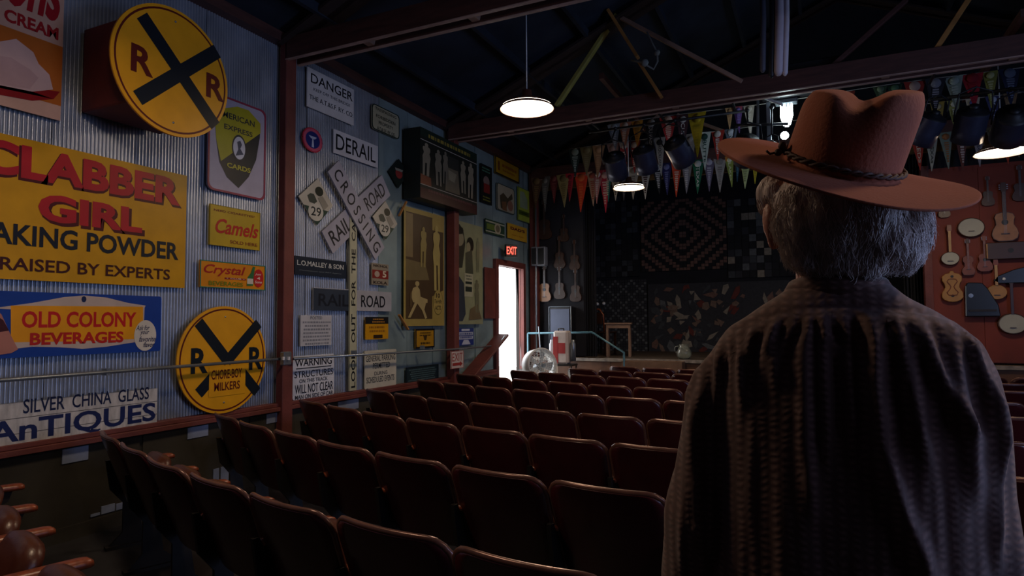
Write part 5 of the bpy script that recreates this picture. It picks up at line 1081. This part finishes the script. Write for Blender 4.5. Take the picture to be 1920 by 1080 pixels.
# hair
GREY = mat('grey_hair', '#b4a29a', .55, var=.25, scale=30, bump=.6, bscale=120, stretch=(1, 1, .12))
h = MB()
h.ball((0, -.016, HZ + .0), (.092, .088, .056), 20).ball((-.086, .014, HZ + .022), (.03, .05, .036), 14).ball((.082, .012, HZ + .005), (.034, .05, .045), 14)
h.ball((0, -.05, HZ - .035), (.09, .055, .062), 18).ball((-.038, -.048, HZ - .072), (.038, .034, .042), 14).ball((.06, -.042, HZ - .072), (.048, .036, .042), 14).ball((.098, -.012, HZ - .055), (.028, .03, .042), 12).ball((.112, .005, HZ - .03), (.016, .02, .05), 10)
h.ball((.012, -.052, HZ - .092), (.066, .026, .034), 14).ball((.086, -.03, HZ - .09), (.03, .024, .022), 12).ball((-.052, -.035, HZ - .05), (.028, .03, .045), 12)
HM = Matrix.Translation((.010, -.005, HZ + .054)) @ Matrix.Rotation(R(20), 4, 'Y') @ Matrix.Rotation(R(19.5), 4, 'X')
HMI = HM.inverted()
def under_hat(co, cl=.007):
    q = HMI @ co; rr = (q.x / .080) ** 2 + (q.y / .104) ** 2
    if q.z > -cl and rr > .9: q.z = -cl
    if rr <= .9 and q.z > .075: q.z = .075
    return HM @ q
def hairdisp(co, n):
    f = noise.noise(Vector((co.x * 45, co.y * 45, co.z * 9))) * .006 + noise.noise(Vector((co.x * 120, co.y * 120, co.z * 22))) * .003
    return under_hat(co + n * f)
hair = remesh(h, 'hair', .005, GREY, body_o, smooth=3, dispfn=hairdisp)
from mathutils.bvhtree import BVHTree
bv = BVHTree.FromPolygons([v.co.copy() for v in hair.data.vertices], [tuple(p.vertices) for p in hair.data.polygons])
rs = random.Random(5); sm = MB(); nv = len(hair.data.vertices)
vs_, fs_ = [], []
for k in range(2600):
    v = hair.data.vertices[rs.randrange(nv)]; p = v.co.copy()
    if p.z > HZ + .02: continue
    sw = Vector((rs.uniform(-.5, .5), rs.uniform(-.35, .2), -1)); pts_ = []
    for j in range(6):
        q, nn, _, _ = bv.find_nearest(p)
        if q is None: break
        pts_.append(under_hat(q + nn * (.0012 + .0011 * j * rs.uniform(.4, 1.8)), .0055))
        d = sw - nn * sw.dot(nn) * .9; d += Vector((rs.uniform(-.5, .5), rs.uniform(-.5, .5), rs.uniform(-.3, .3))) * .5
        p = pts_[-1] + d.normalized() * .0085
    r0 = rs.uniform(.0005, .0010); K = len(vs_)
    for j, q in enumerate(pts_):
        r_ = r0 * (1 - j / 7)
        for a in range(3): vs_.append((q.x + r_ * math.cos(a * 2.09), q.y + r_ * math.sin(a * 2.09), q.z))
    for j in range(len(pts_) - 1):
        for a in range(3): fs_.append((K + j * 3 + a, K + j * 3 + (a + 1) % 3, K + j * 3 + 3 + (a + 1) % 3, K + j * 3 + 3 + a))
me = bpy.data.meshes.new('hair_strands'); me.from_pydata(vs_, [], fs_); me.materials.append(mat('silver_strands', '#d0c2bc', .4, var=.2, scale=60))
me.polygons.foreach_set('use_smooth', [True] * len(me.polygons))
o = bpy.data.objects.new('strands', me); col.objects.link(o); o.parent = hair; o['kind'] = 'stuff'
# shirt
s_ = MB()
loft(s_, [(0, 0, .80, .205, .135), (0, 0, .95, .20, .135), (0, 0, 1.1, .195, .13), (0, 0, 1.25, .19, .128), (0, 0, 1.38, .19, .12), (0, 0, 1.455, .192, .108), (0, -.002, 1.485, .182, .097), (0, -.004, 1.512, .158, .087), (0, -.004, 1.537, .122, .078), (0, -.002, 1.556, .090, .070), (0, 0, 1.575, .070, .064)], 36)
SLV = {-1: [(-.140, 0, 1.452), (-.172, 0, 1.39), (-.19, 0, 1.28), (-.212, -.005, 1.19), (-.23, .01, 1.08), (-.238, .05, .955)], 1: [(.138, 0, 1.452), (.150, 0, 1.37), (.152, 0, 1.27), (.156, -.01, 1.19), (.182, .01, 1.08), (.210, .05, .955)]}
for s in (-1, 1): s_.tube(SLV[s], [.056, .062, .062, .064, .056, .038], 18)
RIDGE = [([(1520, 598), (1508, 680), (1512, 830), (1525, 950)], .008, .009), ([(1548, 590), (1545, 660), (1550, 760), (1552, 860)], .006, .007),
         ([(1630, 590), (1640, 640), (1638, 720), (1650, 830), (1690, 960), (1740, 1085)], .014, .011), ([(1668, 590), (1690, 660), (1710, 760), (1735, 870)], .009, .009),
         ([(1700, 595), (1730, 640), (1765, 720), (1800, 790), (1830, 830)], .011, .010), ([(1760, 600), (1785, 660), (1800, 740), (1812, 830), (1830, 930)], .010, .010),
         ([(1800, 620), (1835, 680), (1862, 780), (1880, 880)], .011, .009), ([(1400, 632), (1388, 690), (1392, 760)], .008, .010), ([(1450, 612), (1440, 660), (1450, 700)], .006, .009),
         ([(1320, 680), (1305, 780), (1300, 900), (1300, 1080)], .008, .010), ([(1345, 660), (1335, 780), (1335, 900), (1318, 1080)], .007, .008), ([(1295, 760), (1282, 900), (1270, 1080)], .006, .008), ([(1590, 600), (1592, 700), (1598, 820)], .006, .009), ([(1850, 720), (1868, 830), (1878, 960), (1880, 1060)], .009, .010)]
RL = []
for pts_, am, sg in RIDGE:
    q = [onY(p, MY_ - .11) - Vector((MX, 0, 0)) for p in pts_]; RL.append(([(v.z, v.x) for v in q], am * 1.25, sg))
YK = [(v.x - MX, v.z) for v in [onY(p, MY_ - .09) for p in ((1300, 680), (1345, 632), (1400, 606), (1470, 584), (1590, 573), (1720, 580), (1810, 598), (1870, 640))]]
def interp(L, x):
    if x <= L[0][0]: return L[0][1]
    for (a, b_), (c_, d) in zip(L, L[1:]):
        if x <= c_: return b_ + (d - b_) * (x - a) / (c_ - a)
    return L[-1][1]
def shirtdisp(co, n):
    back = max(0, min(1, -n.y * 1.6 + .35)); d = 0
    zy = interp(YK, co.x)
    below = max(0, min(1, (zy - co.z) / .02))
    for L, am, sg in RL:
        if L[-1][0] - .03 < co.z < L[0][0] + .02:
            LL = L[::-1]; xr = interp(LL, co.z)
            e0 = min(1, (co.z - (L[-1][0] - .03)) / .06, (L[0][0] + .02 - co.z) / .05)
            d += am * math.exp(-((co.x - xr) / sg) ** 2) * e0
    d = d * back
    d += .0055 * noise.noise(Vector((co.x * 26 + 3, co.y * 14, co.z * 3.2))) + .0022 * noise.noise(Vector((co.x * 75, co.y * 40, co.z * 7)))
    near = math.exp(-((zy - co.z - .03) / .035) ** 2)
    d += back * near * .003 * math.sin(co.x * 260 + 8 * noise.noise(Vector((co.x * 20, 0, co.z * 10))))
    d = d * below + back * .0035 * below
    d -= .002 * math.exp(-((co.z - zy) / .0035) ** 2) * back
    d += .0035 * (1 - below) * noise.noise(Vector((co.x * 14, co.y * 14, co.z * 18)))
    return co + n * d
SH = bpy.data.materials.new('crinkled_brown_shirt'); SH.use_nodes = True; nt = SH.node_tree; N = nt.nodes; Lk = nt.links; bs = N['Principled BSDF']
bs.inputs['Roughness'].default_value = .85; bs.inputs['Sheen Weight'].default_value = .25
tc = N.new('ShaderNodeTexCoord'); mp = N.new('ShaderNodeMapping'); mp.inputs['Scale'].default_value = (1, .35, 1); Lk.new(tc.outputs['Object'], mp.inputs[0])
w1 = N.new('ShaderNodeTexWave'); w1.bands_direction = 'X'; w1.inputs['Scale'].default_value = 19; w1.inputs['Distortion'].default_value = 1.2; w1.inputs['Detail'].default_value = 2; Lk.new(mp.outputs[0], w1.inputs[0])
w2 = N.new('ShaderNodeTexWave'); w2.bands_direction = 'Z'; w2.inputs['Scale'].default_value = 30; w2.inputs['Distortion'].default_value = 6; w2.inputs['Detail'].default_value = 3; Lk.new(mp.outputs[0], w2.inputs[0])
mu = N.new('ShaderNodeMath'); mu.operation = 'MULTIPLY'; Lk.new(w1.outputs['Fac'], mu.inputs[0]); Lk.new(w2.outputs['Fac'], mu.inputs[1])
rp_ = N.new('ShaderNodeValToRGB'); rp_.color_ramp.elements[0].color = srgb('#5a3c36'); rp_.color_ramp.elements[1].color = srgb('#7c5a52'); Lk.new(mu.outputs[0], rp_.inputs[0]); Lk.new(rp_.outputs[0], bs.inputs['Base Color'])
bp_ = N.new('ShaderNodeBump'); bp_.inputs['Strength'].default_value = .22; bp_.inputs['Distance'].default_value = .004; Lk.new(mu.outputs[0], bp_.inputs['Height']); Lk.new(bp_.outputs[0], bs.inputs['Normal'])
shirt = remesh(s_, 'shirt', .0068, SH, body_o, smooth=4, dispfn=shirtdisp)
cpts = [(.073 * math.cos(a), .070 * math.sin(a), 1.588 + .012 * math.sin(a) * -1) for a in [2 * PI * k / 32 for k in range(32)]]
c_ = MB(); vs = []
for (r_, z) in ((.070, -.03), (.080, -.028), (.079, .0), (.072, .012), (.066, .008), (.064, -.02)):
    for k in range(32): a = 2 * PI * k / 32; vs.append((r_ * .98 * math.cos(a), r_ * .9 * math.sin(a), 1.566 + z - .012 * math.sin(a)))
c_.add(vs, [(i * 32 + k, i * 32 + (k + 1) % 32, ((i + 1) % 6) * 32 + (k + 1) % 32, ((i + 1) % 6) * 32 + k) for i in range(6) for k in range(32)], 0, True)
c_.build('collar', SH, shirt)
# trousers, belt, boots
t_ = MB(); loft(t_, [(0, 0, .80, .165, .125), (0, 0, .9, .165, .12), (0, 0, 1.0, .16, .115)], 28)
for s in (-1, 1): t_.tube([(.088 * s, 0, .92), (.10 * s, .005, .72), (.108 * s, .012, .5), (.11 * s, -.003, .3), (.112 * s, -.005, .07)], [.10, .092, .074, .068, .066], 18)
remesh(t_, 'trousers', .009, mat('dark_denim', '#1c2230', .85, var=.2, scale=30), body_o, smooth=3)
for s in (-1, 1):
    bt = MB(); bt.ball((.112 * s, .06, .055), (.05, .14, .05), 16).ball((.112 * s, -.03, .08), (.048, .055, .08), 14)
    bt = [(v[0], v[1], max(v[2], .018)) for v in bt.v], bt.f
    MB().add(bt[0], bt[1], 0, True).box(.112 * s - .045, .112 * s + .045, -.085, .195, 0, .02).build('boot', mat('boot_leather', '#2c1c14', .5), body_o)
# hat
FELT = mat('brown_felt', '#9c543a', .9, var=.10, scale=5, bump=.12, bscale=180)
n = 72; vs = []; fs = []
ca, cb_ = .084, .110; HH = .119
rings = []
def brim(s, q):
    ax = ca + (.190 - ca) * s; by = cb_ + (.205 - cb_) * s
    c1, s1 = math.cos(q), math.sin(q)
    z = .006 * s ** 2 * abs(c1) ** 3 - .008 * s ** 1.6 * abs(s1) ** 2.2 + .003 * math.sin(3 * q + 1) * s
    return (ax * c1, by * s1, z)
for s in [1, .985, .9, .75, .6, .45, .3, .15, .05, 0]: rings.append([brim(s, 2 * PI * k / n) for k in range(n)])
for f in [.06, .15, .3, .45, .6, .72, .82, .9, .96, 1.0]:
    tp = 1 - .03 * f - (.12 * max(0, (f - .72) / .28) ** 2.2)
    rings.append([(ca * tp * math.cos(q), cb_ * tp * math.sin(q), HH * f - .0) for q in [2 * PI * k / n for k in range(n)]])
for f in [.85, .65, .45, .25, .08]: rings.append([(ca * .85 * f * math.cos(q), cb_ * .85 * f * math.sin(q), HH + .006 * (1 - f)) for q in [2 * PI * k / n for k in range(n)]])
for r_ in rings: vs += r_
def hatshape(v):
    x, y, z = v
    if z > .03:
        f = min(1, (z - .03) / (HH - .03))
        g = math.exp(-(x / .024) ** 2)
        z -= g * .021 * f ** 3 * (1 if y > 0 else 1 + .25 * (-y / cb_))
        if y < 0: y += g * .018 * f ** 1.5 * min(1, -y / (cb_ * .5))
        z += .014 * f * (x / ca)
        if y > .02: x *= 1 - .22 * f * min(1, (y - .02) / .08)
    return (x, y, z)
vs = [hatshape(v) if i >= 10 * n else v for i, v in enumerate(vs)]
m_ = len(rings); fs = [(i * n + k, i * n + (k + 1) % n, (i + 1) * n + (k + 1) % n, (i + 1) * n + k) for i in range(m_ - 1) for k in range(n)] + [[(m_ - 1) * n + k for k in range(n)]]
hat = MB().add(vs, fs, 0, True).build('cowboy_hat', FELT, body_o, M=HM)
sd = hat.modifiers.new('thickness', 'SOLIDIFY'); sd.thickness = .004; sd.offset = -1
hat.modifiers.new('soft', 'SUBSURF').render_levels = 1
hat['label'] = 'wide brimmed brown felt cowboy hat with a creased crown'
BR = mat('dark_braid', '#4a2c20', .7)
bb = MB()
for ph in (0, PI): bb.tube([((ca + .004 + .0022 * math.cos(k * .9 + ph)) * math.cos(2 * PI * k / 120), (cb_ + .004 + .0022 * math.cos(k * .9 + ph)) * math.sin(2 * PI * k / 120), .012 + .0028 * math.sin(k * .9 + ph)) for k in range(120)], .0026, 5, closed=True)
bb.build('braided_band', BR, hat)
kx = -(ca + .006)
MB().ball((kx + .004, -.04, .014), (.007, .009, .006), 10).ball((kx + .0, -.052, .01), (.006, .007, .006), 10).ball((kx + .002, -.046, .02), (.006, .006, .007), 10).tube([(kx, -.05, .01), (kx - .01, -.06, .006), (kx - .016, -.064, .01)], .002, 5).build('band_knot', BR, hat)
